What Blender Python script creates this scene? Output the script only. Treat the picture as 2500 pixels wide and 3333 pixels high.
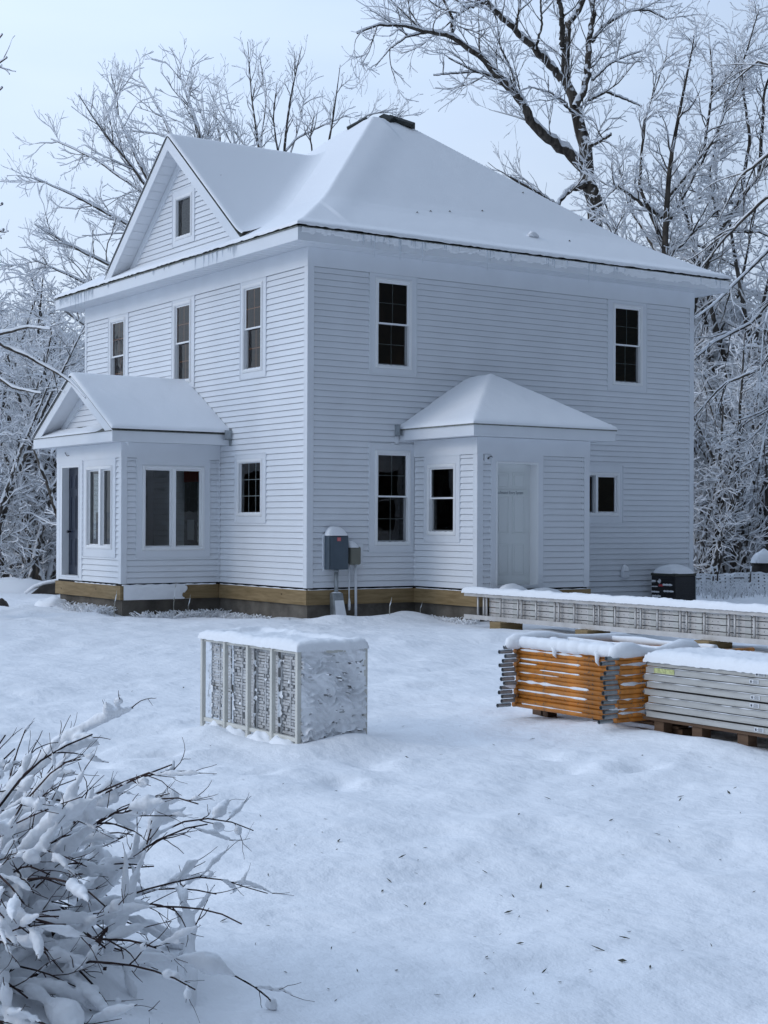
import bpy, math, random
import numpy as np
from mathutils import Matrix, Vector
R = math.radians
rng = np.random.default_rng(7)
random.seed(7)
for o in list(bpy.data.objects): bpy.data.objects.remove(o)
scene = bpy.context.scene
COL = scene.collection

# ------------------------------------------------------------------ camera
FPX, YAW, PITCH, ROLL = 5039.5, R(33.929), R(0.3905), R(0.2363)
fw = np.array([math.sin(YAW)*math.cos(PITCH), math.cos(YAW)*math.cos(PITCH), math.sin(PITCH)])
rt0 = np.array([math.cos(YAW), -math.sin(YAW), 0.0]); up0 = np.cross(rt0, fw)
rt = math.cos(ROLL)*rt0 + math.sin(ROLL)*up0; up = -math.sin(ROLL)*rt0 + math.cos(ROLL)*up0
CAM = np.array([-13.0863, -21.6981, 1.5823])
cam_d = bpy.data.cameras.new("camera"); cam = bpy.data.objects.new("camera", cam_d); COL.objects.link(cam)
cam_d.sensor_fit = 'VERTICAL'; cam_d.sensor_height = 36; cam_d.lens = FPX/3333*36
cam_d.clip_start = 0.1; cam_d.clip_end = 2000
M = Matrix(((rt[0], up[0], -fw[0], CAM[0]), (rt[1], up[1], -fw[1], CAM[1]), (rt[2], up[2], -fw[2], CAM[2]), (0, 0, 0, 1)))
cam.matrix_world = M
scene.camera = cam
def at(X, Y, D):
    """world point seen at picture position X, Y (of a 1659 x 2212 picture) at distance D along the view"""
    x, y = X*1.5069, Y*1.5069
    return CAM + D*(fw + rt*(x-1250)/FPX - up*(y-1666.5)/FPX)

# ------------------------------------------------------------------ light
SUN_EL, SUN_AZ = R(24), R(-72)      # azimuth measured from +Y towards +X
sdir = Vector((math.sin(SUN_AZ)*math.cos(SUN_EL), math.cos(SUN_AZ)*math.cos(SUN_EL), math.sin(SUN_EL)))
w = bpy.data.worlds.new("World"); scene.world = w; w.use_nodes = True
nt = w.node_tree; nt.nodes.clear()
def N(nt, t, **k):
    n = nt.nodes.new(t)
    for a, b in k.items(): setattr(n, a, b)
    return n
sky = N(nt, 'ShaderNodeTexSky', sky_type='NISHITA', sun_disc=False, sun_elevation=SUN_EL, sun_rotation=SUN_AZ, air_density=1.0, dust_density=1.2, ozone_density=2.0)
tc = N(nt, 'ShaderNodeTexCoord'); mp = N(nt, 'ShaderNodeMapping'); mp.inputs['Scale'].default_value = (1.2, 1.2, 5.0)
nz = N(nt, 'ShaderNodeTexNoise'); nz.inputs['Scale'].default_value = 1.6; nz.inputs['Detail'].default_value = 5; nz.inputs['Roughness'].default_value = .5
cr = N(nt, 'ShaderNodeValToRGB'); cr.color_ramp.elements[0].position = .30; cr.color_ramp.elements[1].position = .72
cr.color_ramp.elements[0].color = (4.8, 5.72, 7.1, 1); cr.color_ramp.elements[1].color = (6.05, 6.75, 7.65, 1)
# the cloud sheet is made darker behind the camera to dim the long wall
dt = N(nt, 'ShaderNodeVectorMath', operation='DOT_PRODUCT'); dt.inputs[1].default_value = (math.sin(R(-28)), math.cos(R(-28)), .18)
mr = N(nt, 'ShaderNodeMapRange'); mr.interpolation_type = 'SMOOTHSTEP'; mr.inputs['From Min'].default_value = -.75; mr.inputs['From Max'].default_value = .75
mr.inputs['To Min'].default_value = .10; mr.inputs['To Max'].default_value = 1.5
vm = N(nt, 'ShaderNodeVectorMath', operation='SCALE')
mx = N(nt, 'ShaderNodeMix', data_type='RGBA'); mx.inputs[0].default_value = .95
bg = N(nt, 'ShaderNodeBackground'); bg.inputs['Strength'].default_value = .115
ow = N(nt, 'ShaderNodeOutputWorld')
L = nt.links.new
L(tc.outputs['Generated'], mp.inputs['Vector']); L(mp.outputs[0], nz.inputs['Vector']); L(nz.outputs['Fac'], cr.inputs[0])
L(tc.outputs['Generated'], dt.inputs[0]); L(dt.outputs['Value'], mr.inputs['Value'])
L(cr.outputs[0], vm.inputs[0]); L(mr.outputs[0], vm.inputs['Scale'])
sx = N(nt, 'ShaderNodeSeparateXYZ'); L(tc.outputs['Generated'], sx.inputs[0])
er = N(nt, 'ShaderNodeValToRGB'); er.color_ramp.elements[0].position = .08; er.color_ramp.elements[1].position = .75
er.color_ramp.elements[0].color = (.78, .79, .80, 1); er.color_ramp.elements[1].color = (.93, 1.04, 1.20, 1)
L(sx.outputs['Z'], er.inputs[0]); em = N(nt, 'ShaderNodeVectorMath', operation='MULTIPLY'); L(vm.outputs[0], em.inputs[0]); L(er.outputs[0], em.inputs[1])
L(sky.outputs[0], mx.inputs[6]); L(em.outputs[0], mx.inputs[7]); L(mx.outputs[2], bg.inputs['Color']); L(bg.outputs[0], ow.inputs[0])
sun_d = bpy.data.lights.new("sun", 'SUN'); sun_d.energy = .55; sun_d.angle = R(18); sun_d.color = (1.0, .95, .9)
sun = bpy.data.objects.new("sun", sun_d); COL.objects.link(sun); sun.rotation_euler = sdir.to_track_quat('Z', 'Y').to_euler()
scene.view_settings.view_transform = 'Standard'; scene.view_settings.look = 'None'
scene.view_settings.exposure = 0.0; scene.view_settings.gamma = 1.0

# ------------------------------------------------------------------ materials
def mat(name, col, rough=.6, bump=0, bscale=20, var=0, vscale=3, metal=0, spec=.4, detail=4, stretch=None):
    m = bpy.data.materials.new(name); m.use_nodes = True; t = m.node_tree; b = t.nodes['Principled BSDF']
    b.inputs['Base Color'].default_value = (*col, 1); b.inputs['Roughness'].default_value = rough
    b.inputs['Metallic'].default_value = metal; b.inputs['Specular IOR Level'].default_value = spec
    c = N(t, 'ShaderNodeTexCoord'); mpn = N(t, 'ShaderNodeMapping'); t.links.new(c.outputs['Object'], mpn.inputs[0])
    if stretch: mpn.inputs['Scale'].default_value = stretch
    if var:
        n = N(t, 'ShaderNodeTexNoise'); n.inputs['Scale'].default_value = vscale; n.inputs['Detail'].default_value = detail
        t.links.new(mpn.outputs[0], n.inputs['Vector'])
        r = N(t, 'ShaderNodeValToRGB'); r.color_ramp.elements[0].position = .3; r.color_ramp.elements[1].position = .7
        r.color_ramp.elements[0].color = (*[max(0, v*(1-var)) for v in col], 1); r.color_ramp.elements[1].color = (*[min(1, v*(1+var)) for v in col], 1)
        t.links.new(n.outputs['Fac'], r.inputs[0]); t.links.new(r.outputs[0], b.inputs['Base Color'])
    if bump:
        n = N(t, 'ShaderNodeTexNoise'); n.inputs['Scale'].default_value = bscale; n.inputs['Detail'].default_value = 3
        t.links.new(mpn.outputs[0], n.inputs['Vector'])
        bp = N(t, 'ShaderNodeBump'); bp.inputs['Strength'].default_value = 1; bp.inputs['Distance'].default_value = bump
        t.links.new(n.outputs['Fac'], bp.inputs['Height']); t.links.new(bp.outputs[0], b.inputs['Normal'])
    return m
SNOW = mat('snow', (.86, .875, .90), .75, bump=.004, bscale=45, spec=.25)
def ground_snow():
    m = mat('ground_snow', (.86, .875, .90), .75, spec=.25); t = m.node_tree; b = t.nodes['Principled BSDF']
    c = N(t, 'ShaderNodeTexCoord'); prev = None
    for sc, ds in ((3.2, .035), (13, .014), (90, .0030)):
        mpn = N(t, 'ShaderNodeMapping'); mpn.inputs['Scale'].default_value = (1, .75, 1); mpn.inputs['Rotation'].default_value = (0, 0, R(30))
        n = N(t, 'ShaderNodeTexNoise'); n.inputs['Scale'].default_value = sc; n.inputs['Detail'].default_value = 3
        t.links.new(c.outputs['Object'], mpn.inputs[0]); t.links.new(mpn.outputs[0], n.inputs['Vector'])
        bp = N(t, 'ShaderNodeBump'); bp.inputs['Distance'].default_value = ds
        t.links.new(n.outputs['Fac'], bp.inputs['Height'])
        if prev: t.links.new(prev.outputs[0], bp.inputs['Normal'])
        prev = bp
    t.links.new(prev.outputs[0], b.inputs['Normal'])
    return m
GSNOW = ground_snow()
SIDING = mat('white_siding', (.74, .765, .80), .42, var=.035, vscale=1.3, spec=.45, bump=.0006, bscale=9)
TRIM = mat('white_trim', (.72, .745, .78), .38, var=.03, vscale=2)
FRAME = mat('white_window_frame', (.82, .83, .84), .35)
SCREEN = mat('grey_sash', (.30, .31, .32), .5)
SOFFIT = mat('white_soffit', (.70, .72, .75), .45)
DARK = mat('black_underlay', (.012, .013, .016), .8)
SHINGLE = mat('dark_shingle', (.13, .135, .12), .85, var=.6, vscale=30)
DRIP = mat('frosted_drip_edge', (.20, .21, .19), .8, var=.6, vscale=25)
CAPM = mat('black_ridge_shingle', (.02, .024, .024), .8, var=.3, vscale=20)
CONC = mat('concrete', (.125, .112, .095), .9, var=.35, vscale=3.5, bump=.01, bscale=14)
INTER = mat('brown_interior', (.09, .062, .045), .8, var=.4, vscale=2)
INTER2 = mat('bare_board_interior', (.36, .19, .10), .8, var=.35, vscale=2.5, stretch=(1, 1, 4))
NAVY = mat('navy_door', (.014, .022, .042), .35, spec=.4)
DOORW = mat('white_door', (.71, .735, .73), .35)
BLACK = mat('black_metal', (.02, .02, .022), .4)
GALV = mat('galvanised_steel', (.34, .37, .39), .45, var=.2, vscale=14, metal=.6)
PANELG = mat('grey_enclosure', (.075, .10, .125), .5, var=.1, vscale=4)
BEIGE = mat('beige_plastic', (.17, .17, .14), .5, var=.1)
REDL = mat('red_label', (.55, .06, .07), .5)
ORANGE = mat('orange_paint', (.52, .19, .026), .45, var=.35, vscale=9, detail=8, stretch=(1, .5, 1), spec=.4)
def rusty():
    m = ORANGE; t = m.node_tree; b = t.nodes['Principled BSDF']
    c = N(t, 'ShaderNodeTexCoord'); n = N(t, 'ShaderNodeTexNoise'); n.inputs['Scale'].default_value = 26; n.inputs['Detail'].default_value = 9; n.inputs['Roughness'].default_value = .75
    t.links.new(c.outputs['Object'], n.inputs['Vector'])
    r = N(t, 'ShaderNodeValToRGB'); r.color_ramp.elements[0].position = .56; r.color_ramp.elements[1].position = .62
    t.links.new(n.outputs['Fac'], r.inputs[0])
    mxx = N(t, 'ShaderNodeMix', data_type='RGBA'); src = b.inputs['Base Color'].links[0].from_socket
    t.links.new(r.outputs[0], mxx.inputs[0]); t.links.new(src, mxx.inputs[6]); mxx.inputs[7].default_value = (.12, .09, .075, 1)
    t.links.new(mxx.outputs[2], b.inputs['Base Color'])
rusty()
ALU = mat('weathered_aluminium', (.50, .495, .47), .5, var=.16, vscale=6, metal=.35, stretch=(1, .4, 3))
ALUL = mat('aluminium_ladder', (.54, .52, .50), .45, var=.12, vscale=6, metal=.35)
PLASTIC = mat('off_white_plastic', (.62, .61, .56), .5, var=.06, vscale=5)
MESHP = mat('grey_white_slats', (.50, .505, .51), .6, var=.2, vscale=20)
PAPER = mat('paper_label', (.66, .68, .70), .6)
INK = mat('dark_ink', (.06, .065, .08), .6)
YELLOW = mat('faded_yellow_label', (.52, .55, .25), .6, var=.3, vscale=60)
ICE = mat('ice', (.72, .78, .84), .15, spec=.6)
ICE.node_tree.nodes['Principled BSDF'].inputs['Alpha'].default_value = .62
ROCK = mat('dark_rock', (.045, .04, .035), .85, var=.4, vscale=6, bump=.02, bscale=8)
LEAF = mat('dead_leaf', (.06, .06, .04), .8, var=.5, vscale=60)
GRASS = mat('dry_frosted_grass', (.42, .41, .36), .9, var=.45, vscale=8)
def wood(name, c1, c2, ax):
    m = mat(name, c1, .75); t = m.node_tree; b = t.nodes['Principled BSDF']
    c = N(t, 'ShaderNodeTexCoord'); mpn = N(t, 'ShaderNodeMapping'); t.links.new(c.outputs['Object'], mpn.inputs[0])
    mpn.inputs['Scale'].default_value = (1, 1, 9)
    n = N(t, 'ShaderNodeTexNoise'); n.inputs['Scale'].default_value = 2.2; n.inputs['Detail'].default_value = 7; n.inputs['Distortion'].default_value = .6
    t.links.new(mpn.outputs[0], n.inputs['Vector'])
    r = N(t, 'ShaderNodeValToRGB'); r.color_ramp.elements[0].position = .3; r.color_ramp.elements[1].position = .7
    r.color_ramp.elements[0].color = (*c1, 1); r.color_ramp.elements[1].color = (*c2, 1); t.links.new(n.outputs['Fac'], r.inputs[0])
    v = N(t, 'ShaderNodeTexVoronoi'); v.inputs['Scale'].default_value = 2.3
    mp2 = N(t, 'ShaderNodeMapping'); mp2.inputs['Scale'].default_value = (1, 1, 1.7); t.links.new(c.outputs['Object'], mp2.inputs[0]); t.links.new(mp2.outputs[0], v.inputs['Vector'])
    r2 = N(t, 'ShaderNodeValToRGB'); r2.color_ramp.elements[0].position = .035; r2.color_ramp.elements[1].position = .085
    r2.color_ramp.elements[0].color = (.25, .2, .17, 1); r2.color_ramp.elements[1].color = (1, 1, 1, 1); t.links.new(v.outputs['Distance'], r2.inputs[0])
    mxx = N(t, 'ShaderNodeMix', data_type='RGBA', blend_type='MULTIPLY'); mxx.inputs[0].default_value = 1
    t.links.new(r.outputs[0], mxx.inputs[6]); t.links.new(r2.outputs[0], mxx.inputs[7]); t.links.new(mxx.outputs[2], b.inputs['Base Color'])
    return m
WOOD = wood('treated_lumber', (.185, .125, .055), (.30, .215, .11), 0)
PALLET = wood('pallet_wood', (.07, .040, .025), (.16, .095, .055), 0)
def bark(name, c1, c2, snowy, thr=.35):
    m = bpy.data.materials.new(name); m.use_nodes = True; t = m.node_tree; b = t.nodes['Principled BSDF']; b.inputs['Roughness'].default_value = .9; b.inputs['Specular IOR Level'].default_value = .15
    c = N(t, 'ShaderNodeTexCoord'); mpn = N(t, 'ShaderNodeMapping'); mpn.inputs['Scale'].default_value = (1, 1, .22)
    n = N(t, 'ShaderNodeTexNoise'); n.inputs['Scale'].default_value = 9; n.inputs['Detail'].default_value = 5
    t.links.new(c.outputs['Object'], mpn.inputs[0]); t.links.new(mpn.outputs[0], n.inputs['Vector'])
    r = N(t, 'ShaderNodeValToRGB'); r.color_ramp.elements[0].position = .35; r.color_ramp.elements[1].position = .65
    r.color_ramp.elements[0].color = (*c1, 1); r.color_ramp.elements[1].color = (*c2, 1); t.links.new(n.outputs['Fac'], r.inputs[0])
    bp = N(t, 'ShaderNodeBump'); bp.inputs['Distance'].default_value = .03; t.links.new(n.outputs['Fac'], bp.inputs['Height']); t.links.new(bp.outputs[0], b.inputs['Normal'])
    if snowy:
        g = N(t, 'ShaderNodeNewGeometry'); s = N(t, 'ShaderNodeSeparateXYZ'); t.links.new(g.outputs['Normal'], s.inputs[0])
        n2 = N(t, 'ShaderNodeTexNoise'); n2.inputs['Scale'].default_value = 6; t.links.new(c.outputs['Object'], n2.inputs['Vector'])
        ma = N(t, 'ShaderNodeMath', operation='MULTIPLY_ADD'); ma.inputs[1].default_value = 1.3; ma.inputs[2].default_value = -.65
        t.links.new(n2.outputs['Fac'], ma.inputs[0])
        ad = N(t, 'ShaderNodeMath', operation='ADD'); t.links.new(s.outputs['Z'], ad.inputs[0]); t.links.new(ma.outputs[0], ad.inputs[1])
        gt = N(t, 'ShaderNodeMapRange'); gt.inputs['From Min'].default_value = thr-.08; gt.inputs['From Max'].default_value = thr+.08; t.links.new(ad.outputs[0], gt.inputs['Value'])
        mxx = N(t, 'ShaderNodeMix', data_type='RGBA'); t.links.new(gt.outputs[0], mxx.inputs[0]); t.links.new(r.outputs[0], mxx.inputs[6]); mxx.inputs[7].default_value = (.85, .87, .9, 1)
        t.links.new(mxx.outputs[2], b.inputs['Base Color'])
    else: t.links.new(r.outputs[0], b.inputs['Base Color'])
    return m
BARK = bark('snowy_bark', (.035, .030, .026), (.11, .095, .08), True, .38)
BARK2 = bark('frosted_bark', (.045, .04, .036), (.14, .125, .11), True, .05)
TWIG = bark('snowy_twig', (.05, .042, .037), (.12, .10, .085), True, .15)
BUSHT = bark('dark_bush_twig', (.022, .016, .018), (.07, .045, .04), False)
def glass(name, tint, refl=1.0):
    m = bpy.data.materials.new(name); m.use_nodes = True; t = m.node_tree; t.nodes.clear()
    tr = N(t, 'ShaderNodeBsdfTransparent'); tr.inputs[0].default_value = (*tint, 1)
    gl = N(t, 'ShaderNodeBsdfGlossy'); gl.inputs['Roughness'].default_value = .015; gl.inputs[0].default_value = (refl,)*3+(1,)
    fr = N(t, 'ShaderNodeFresnel'); fr.inputs[0].default_value = 1.5
    c = N(t, 'ShaderNodeTexCoord'); n = N(t, 'ShaderNodeTexNoise'); n.inputs['Scale'].default_value = 2.2; t.links.new(c.outputs['Object'], n.inputs['Vector'])
    bp = N(t, 'ShaderNodeBump'); bp.inputs['Distance'].default_value = .01; t.links.new(n.outputs['Fac'], bp.inputs['Height']); t.links.new(bp.outputs[0], gl.inputs['Normal'])
    ms = N(t, 'ShaderNodeMixShader'); o = N(t, 'ShaderNodeOutputMaterial')
    t.links.new(fr.outputs[0], ms.inputs[0]); t.links.new(tr.outputs[0], ms.inputs[1]); t.links.new(gl.outputs[0], ms.inputs[2]); t.links.new(ms.outputs[0], o.inputs[0])
    return m
GLASS = glass('window_glass', (.62, .66, .66))
GLASSB = glass('bronze_window_glass', (.85, .55, .36))
GLASSP = glass('porch_glass', (.50, .53, .53))

# ------------------------------------------------------------------ helpers
def mesh_np(name, V, F, m, parent=None, smooth=True, loc=None):
    V = np.asarray(V, dtype=np.float32); F = np.asarray(F, dtype=np.int32)
    me = bpy.data.meshes.new(name); me.vertices.add(len(V)); me.vertices.foreach_set('co', V.ravel())
    n, k = F.shape
    me.loops.add(n*k); me.loops.foreach_set('vertex_index', F.ravel())
    me.polygons.add(n); me.polygons.foreach_set('loop_start', np.arange(0, n*k, k, dtype=np.int32)); me.polygons.foreach_set('loop_total', np.full(n, k, dtype=np.int32))
    if smooth: me.polygons.foreach_set('use_smooth', np.ones(n, dtype=bool))
    me.update(calc_edges=True); me.materials.append(m)
    o = bpy.data.objects.new(name, me); COL.objects.link(o)
    if parent: o.parent = parent
    if loc is not None: o.location = loc
    return o
class MB:
    def __init__(s): s.v = []; s.f = []
    def box(s, x0, x1, y0, y1, z0, z1):
        if x0 > x1: x0, x1 = x1, x0
        if y0 > y1: y0, y1 = y1, y0
        if z0 > z1: z0, z1 = z1, z0
        b = len(s.v); s.v += [(x0, y0, z0), (x1, y0, z0), (x1, y1, z0), (x0, y1, z0), (x0, y0, z1), (x1, y0, z1), (x1, y1, z1), (x0, y1, z1)]
        s.f += [(b, b+3, b+2, b+1), (b+4, b+5, b+6, b+7), (b, b+1, b+5, b+4), (b+1, b+2, b+6, b+5), (b+2, b+3, b+7, b+6), (b+3, b, b+4, b+7)]
        return s
    def poly(s, *p):
        b = len(s.v); s.v += [tuple(q) for q in p]; s.f.append(tuple(range(b, b+len(p)))); return s
    def prism(s, A, B):
        """closed solid between polygon A and polygon B (same count)"""
        n = len(A); b = len(s.v); s.v += [tuple(q) for q in A]+[tuple(q) for q in B]
        s.f.append(tuple(range(b+n-1, b-1, -1))); s.f.append(tuple(range(b+n, b+2*n)))
        for i in range(n): j = (i+1) % n; s.f.append((b+i, b+j, b+n+j, b+n+i))
        return s
    def tube(s, pts, r, S=10, cap=True, hollow=0):
        pts = [np.array(p, float) for p in pts]; rr = r if isinstance(r, (list, tuple)) else [r]*len(pts); b = len(s.v)
        for i, p in enumerate(pts):
            t = pts[min(i+1, len(pts)-1)]-pts[max(i-1, 0)]; t /= np.linalg.norm(t)
            a = np.cross(t, (0, 0, 1) if abs(t[2]) < .9 else (1, 0, 0)); a /= np.linalg.norm(a); c = np.cross(t, a)
            for k in range(S): q = p+rr[i]*(a*math.cos(2*math.pi*k/S)+c*math.sin(2*math.pi*k/S)); s.v.append(tuple(q))
        for i in range(len(pts)-1):
            for k in range(S): k2 = (k+1) % S; s.f.append((b+i*S+k, b+i*S+k2, b+(i+1)*S+k2, b+(i+1)*S+k))
        if cap: s.f.append(tuple(range(b+S-1, b-1, -1))); s.f.append(tuple(range(b+(len(pts)-1)*S, b+len(pts)*S)))
        return s
    def build(s, name, m, parent=None, smooth=False, loc=None, bevel=0):
        me = bpy.data.meshes.new(name); me.from_pydata(s.v, [], s.f); me.update(); me.materials.append(m)
        if smooth:
            for p in me.polygons: p.use_smooth = len(p.vertices) == 4
        o = bpy.data.objects.new(name, me); COL.objects.link(o)
        if parent: o.parent = parent
        if loc is not None: o.location = loc
        if bevel:
            md = o.modifiers.new('b', 'BEVEL'); md.width = bevel; md.segments = 2; md.limit_method = 'ANGLE'
        return o
def tag(o, label, cat, group=None):
    o['label'] = label; o['category'] = cat
    if group: o['group'] = group
    return o
def thing(name, loc, label, cat, group=None, rz=0):
    e = bpy.data.objects.new(name, None); COL.objects.link(e); e.location = loc; e.rotation_euler[2] = rz; e.empty_display_size = .2
    return tag(e, label, cat, group)
def setting(o, kind='structure'): o['kind'] = kind; return o
def copy_tree(o, parent=None):
    c = o.copy(); COL.objects.link(c); c.parent = parent
    for ch in list(o.children): copy_tree(ch, c)
    return c
def hash2(ix, iy, s):
    h = np.sin(ix*127.1+iy*311.7+s*74.7)*43758.5453; return h-np.floor(h)
def vnoise(x, y, s=0):
    ix, iy = np.floor(x), np.floor(y); fx, fy = x-ix, y-iy; fx = fx*fx*fx*(fx*(6*fx-15)+10); fy = fy*fy*fy*(fy*(6*fy-15)+10)
    a = hash2(ix, iy, s); b = hash2(ix+1, iy, s); c = hash2(ix, iy+1, s); d = hash2(ix+1, iy+1, s)
    return (a*(1-fx)+b*fx)*(1-fy)+(c*(1-fx)+d*fx)*fy-.5
def gauss(x, y, cx, cy, rx, ry, a=0):
    c, s = math.cos(a), math.sin(a); u = (x-cx)*c+(y-cy)*s; v = -(x-cx)*s+(y-cy)*c
    return np.exp(-(u/rx)**2-(v/ry)**2)
def grid_mesh(name, xs, ys, fz, m, parent=None, mask=None):
    X, Y = np.meshgrid(xs, ys, indexing='ij'); Z = fz(X, Y); V = np.stack([X, Y, Z], -1).reshape(-1, 3)
    nx, ny = len(xs), len(ys); i, j = np.meshgrid(np.arange(nx-1), np.arange(ny-1), indexing='ij'); a = i*ny+j
    F = np.stack([a, a+ny, a+ny+1, a+1], -1).reshape(-1, 4)
    if mask is not None:
        mk = mask(X, Y).ravel(); F = F[mk[F].all(1)]
    return mesh_np(name, V, F, m, parent)

# ------------------------------------------------------------------ ground
BUSHC = at(-175, 1106, 4.75); BUSHC[2] = 0
def H(x, y):
    x = np.asarray(x, float); y = np.asarray(y, float)
    h = .060*vnoise(x/2.3+3, y/2.3, 1)+.050*vnoise(x/.85, y/.85, 2)+.044*vnoise(x/.40, y/.40, 3)*(1+vnoise(x/3, y/3, 6))+.020*vnoise(x/.19, y/.19, 4)*(1+1.2*vnoise(x/2, y/2, 8))+.006*vnoise(x/.09, y/.09, 9)
    h = h-.012
    # faint path crossing in front of the house, and footmarks
    d = (y+3.6)+.55*(x+3.2); h = h-.05*np.exp(-(d/.35)**2)*(x < 3)+.03*np.exp(-((d-.7)/.35)**2)*(x < 3)
    h = h+.10*gauss(x, y, .95, -.9, .6, .4)+.09*gauss(x, y, 1.6, -.6, .45, .4)+.10*gauss(x, y, .1, -.7, .35, .4)+.07*gauss(x, y, -2.7, 4.9, .7, .8)
    h = h-.07*gauss(x, y, .6, -.25, .5, .25)-.05*gauss(x, y, -.3, 1.6, .3, 2.0)-.06*gauss(x, y, -.9, 2.7, 1.2, .3)
    h = h+.10*gauss(x, y, -7.15, -12.45, .45, .28)+.05*gauss(x, y, -7.62, -11.6, .15, .9)
    h = h+.055*gauss(x, y, -5.12, -13.4, .22, 1.9)
    h = h+.14*gauss(x, y, BUSHC[0], BUSHC[1], 1.4, 1.3)+.22*gauss(x, y, BUSHC[0], BUSHC[1], .72, .72)*(1+1.2*vnoise(x*4, y*4, 12))
    for k, (fx, fy) in enumerate(((-9.2, -11.2), (-9.0, -10.6), (-8.9, -12.0), (-8.55, -12.6), (-8.35, -11.9), (-8.2, -13.0), (-7.9, -13.5), (-6.2, -13.4), (-6.4, -13.9), (-6.0, -14.2), (-8.6, -11.3), (-7.4, -13.1))):
        h = h-.055*gauss(x, y, fx, fy, .16, .09, k*.7)+.03*gauss(x, y, fx+.2, fy-.1, .12, .1)
    h = h-.05*gauss(x, y, -7.45, -17.0, .11, .06, .5)-.03*gauss(x, y, -7.25, -16.95, .09, .05, .5)
    f = np.clip((y-11)/14, 0, 1)*np.clip((28-x)/20, 0, 1); h = h+.12*f
    return h
def axis(parts):
    out = []
    for a, b, s in parts: out += list(np.arange(a, b, s))
    return np.array(out+[parts[-1][1]])
xs = axis([(-400, -60, 34), (-60, -20, 2.5), (-20, -12.6, .13), (-12.6, -3.5, .040), (-3.5, 4, .075), (4, 12, .2), (12, 50, 1.2), (50, 400, 35)])
ys = axis([(-60, -24, 4), (-24, -18.5, .3), (-18.5, -10, .040), (-10, -4, .06), (-4, 8, .085), (8, 20, .3), (20, 70, 2), (70, 600, 50)])
setting(grid_mesh('snowy_ground', xs, ys, H, GSNOW))
def hz(x, y): return float(H(x, y))

# ------------------------------------------------------------------ house
HL, HW = 8.74, 9.10
SB = .507           # bottom edge of the siding
CY = 4.53
house = thing('house', (0, 0, 0), 'white two storey clapboard farmhouse with snowy hip roof, gable and two small porches', 'house')
class Face:
    def __init__(s, o, U, Nn): s.o = np.array(o, float); s.U = np.array(U, float); s.N = np.array(Nn, float)
    def p(s, u, d, z): q = s.o+u*s.U+d*s.N; return (q[0], q[1], z)
    def box(s, mb, u0, u1, d0, d1, z0, z1):
        A = [s.p(u0, d0, z0), s.p(u1, d0, z0), s.p(u1, d0, z1), s.p(u0, d0, z1)]; B = [s.p(u0, d1, z0), s.p(u1, d1, z0), s.p(u1, d1, z1), s.p(u0, d1, z1)]
        mb.prism(A, B)
FA = Face((0, 0, 0), (0, 1, 0), (-1, 0, 0)); FB = Face((0, 0, 0), (1, 0, 0), (0, -1, 0))
FC = Face((HL, 0, 0), (0, 1, 0), (1, 0, 0)); FD = Face((0, HW, 0), (1, 0, 0), (0, 1, 0))
PX, PY0, PY1 = -1.91, 3.03, 5.89
FPF = Face((PX, 0, 0), (0, 1, 0), (-1, 0, 0)); FPN = Face((0, PY0, 0), (1, 0, 0), (0, -1, 0)); FPR = Face((0, PY1, 0), (1, 0, 0), (0, 1, 0))
QX0, QX1, QY = 2.14, 4.49, -1.77
FQF = Face((0, QY, 0), (1, 0, 0), (0, -1, 0)); FQL = Face((QX0, 0, 0), (0, 1, 0), (-1, 0, 0)); FQR = Face((QX1, 0, 0), (0, 1, 0), (1, 0, 0))
CO = .1016
def siding(face, u0, u1, z0, z1, holes, name='siding_wall', lim=None, seed=0):
    mb = MB(); nc = int(math.ceil((z1-z0)/CO-1e-6)); rr = random.Random(seed)
    for i in range(nc):
        a, b = z0+i*CO, min(z0+(i+1)*CO, z1)
        gz_ = b-.010
        cuts = sorted({a, b, gz_} | {h[k] for h in holes for k in (2, 3) if a < h[k] < b})
        for za, zb in zip(cuts[:-1], cuts[1:]):
            hs = sorted([h for h in holes if h[2] < (za+zb)/2 < h[3]])
            la, lb = (lim(za), lim(zb)) if lim else ((u0, u1), (u0, u1))
            edges = [(la[0], lb[0])]
            for h in hs: edges += [(h[0], h[0]), (h[1], h[1])]
            edges.append((la[1], lb[1]))
            dof = lambda z, top=za >= gz_-1e-6: -.007 if top else .021-.018*(z-a)/CO
            for k in range(0, len(edges), 2):
                (s0, s1), (e0, e1) = edges[k], edges[k+1]
                if e0-s0 < 1e-3: continue
                mb.poly(face.p(s0, dof(za), za), face.p(e0, dof(za), za), face.p(e1, dof(zb), zb), face.p(s1, dof(zb), zb))
                if za == a: mb.poly(face.p(s0, -.007, za+.001), face.p(e0, -.007, za+.001), face.p(e0, dof(za), za), face.p(s0, dof(za), za))
                # open ends of the course
                mb.poly(face.p(s0, dof(za), za), face.p(s1, dof(zb), zb), face.p(s1, -.01, zb), face.p(s0, -.01, za))
                mb.poly(face.p(e0, dof(za), za), face.p(e1, dof(zb), zb), face.p(e1, -.01, zb), face.p(e0, -.01, za))
    return mb.build(name, SIDING, house)
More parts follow.
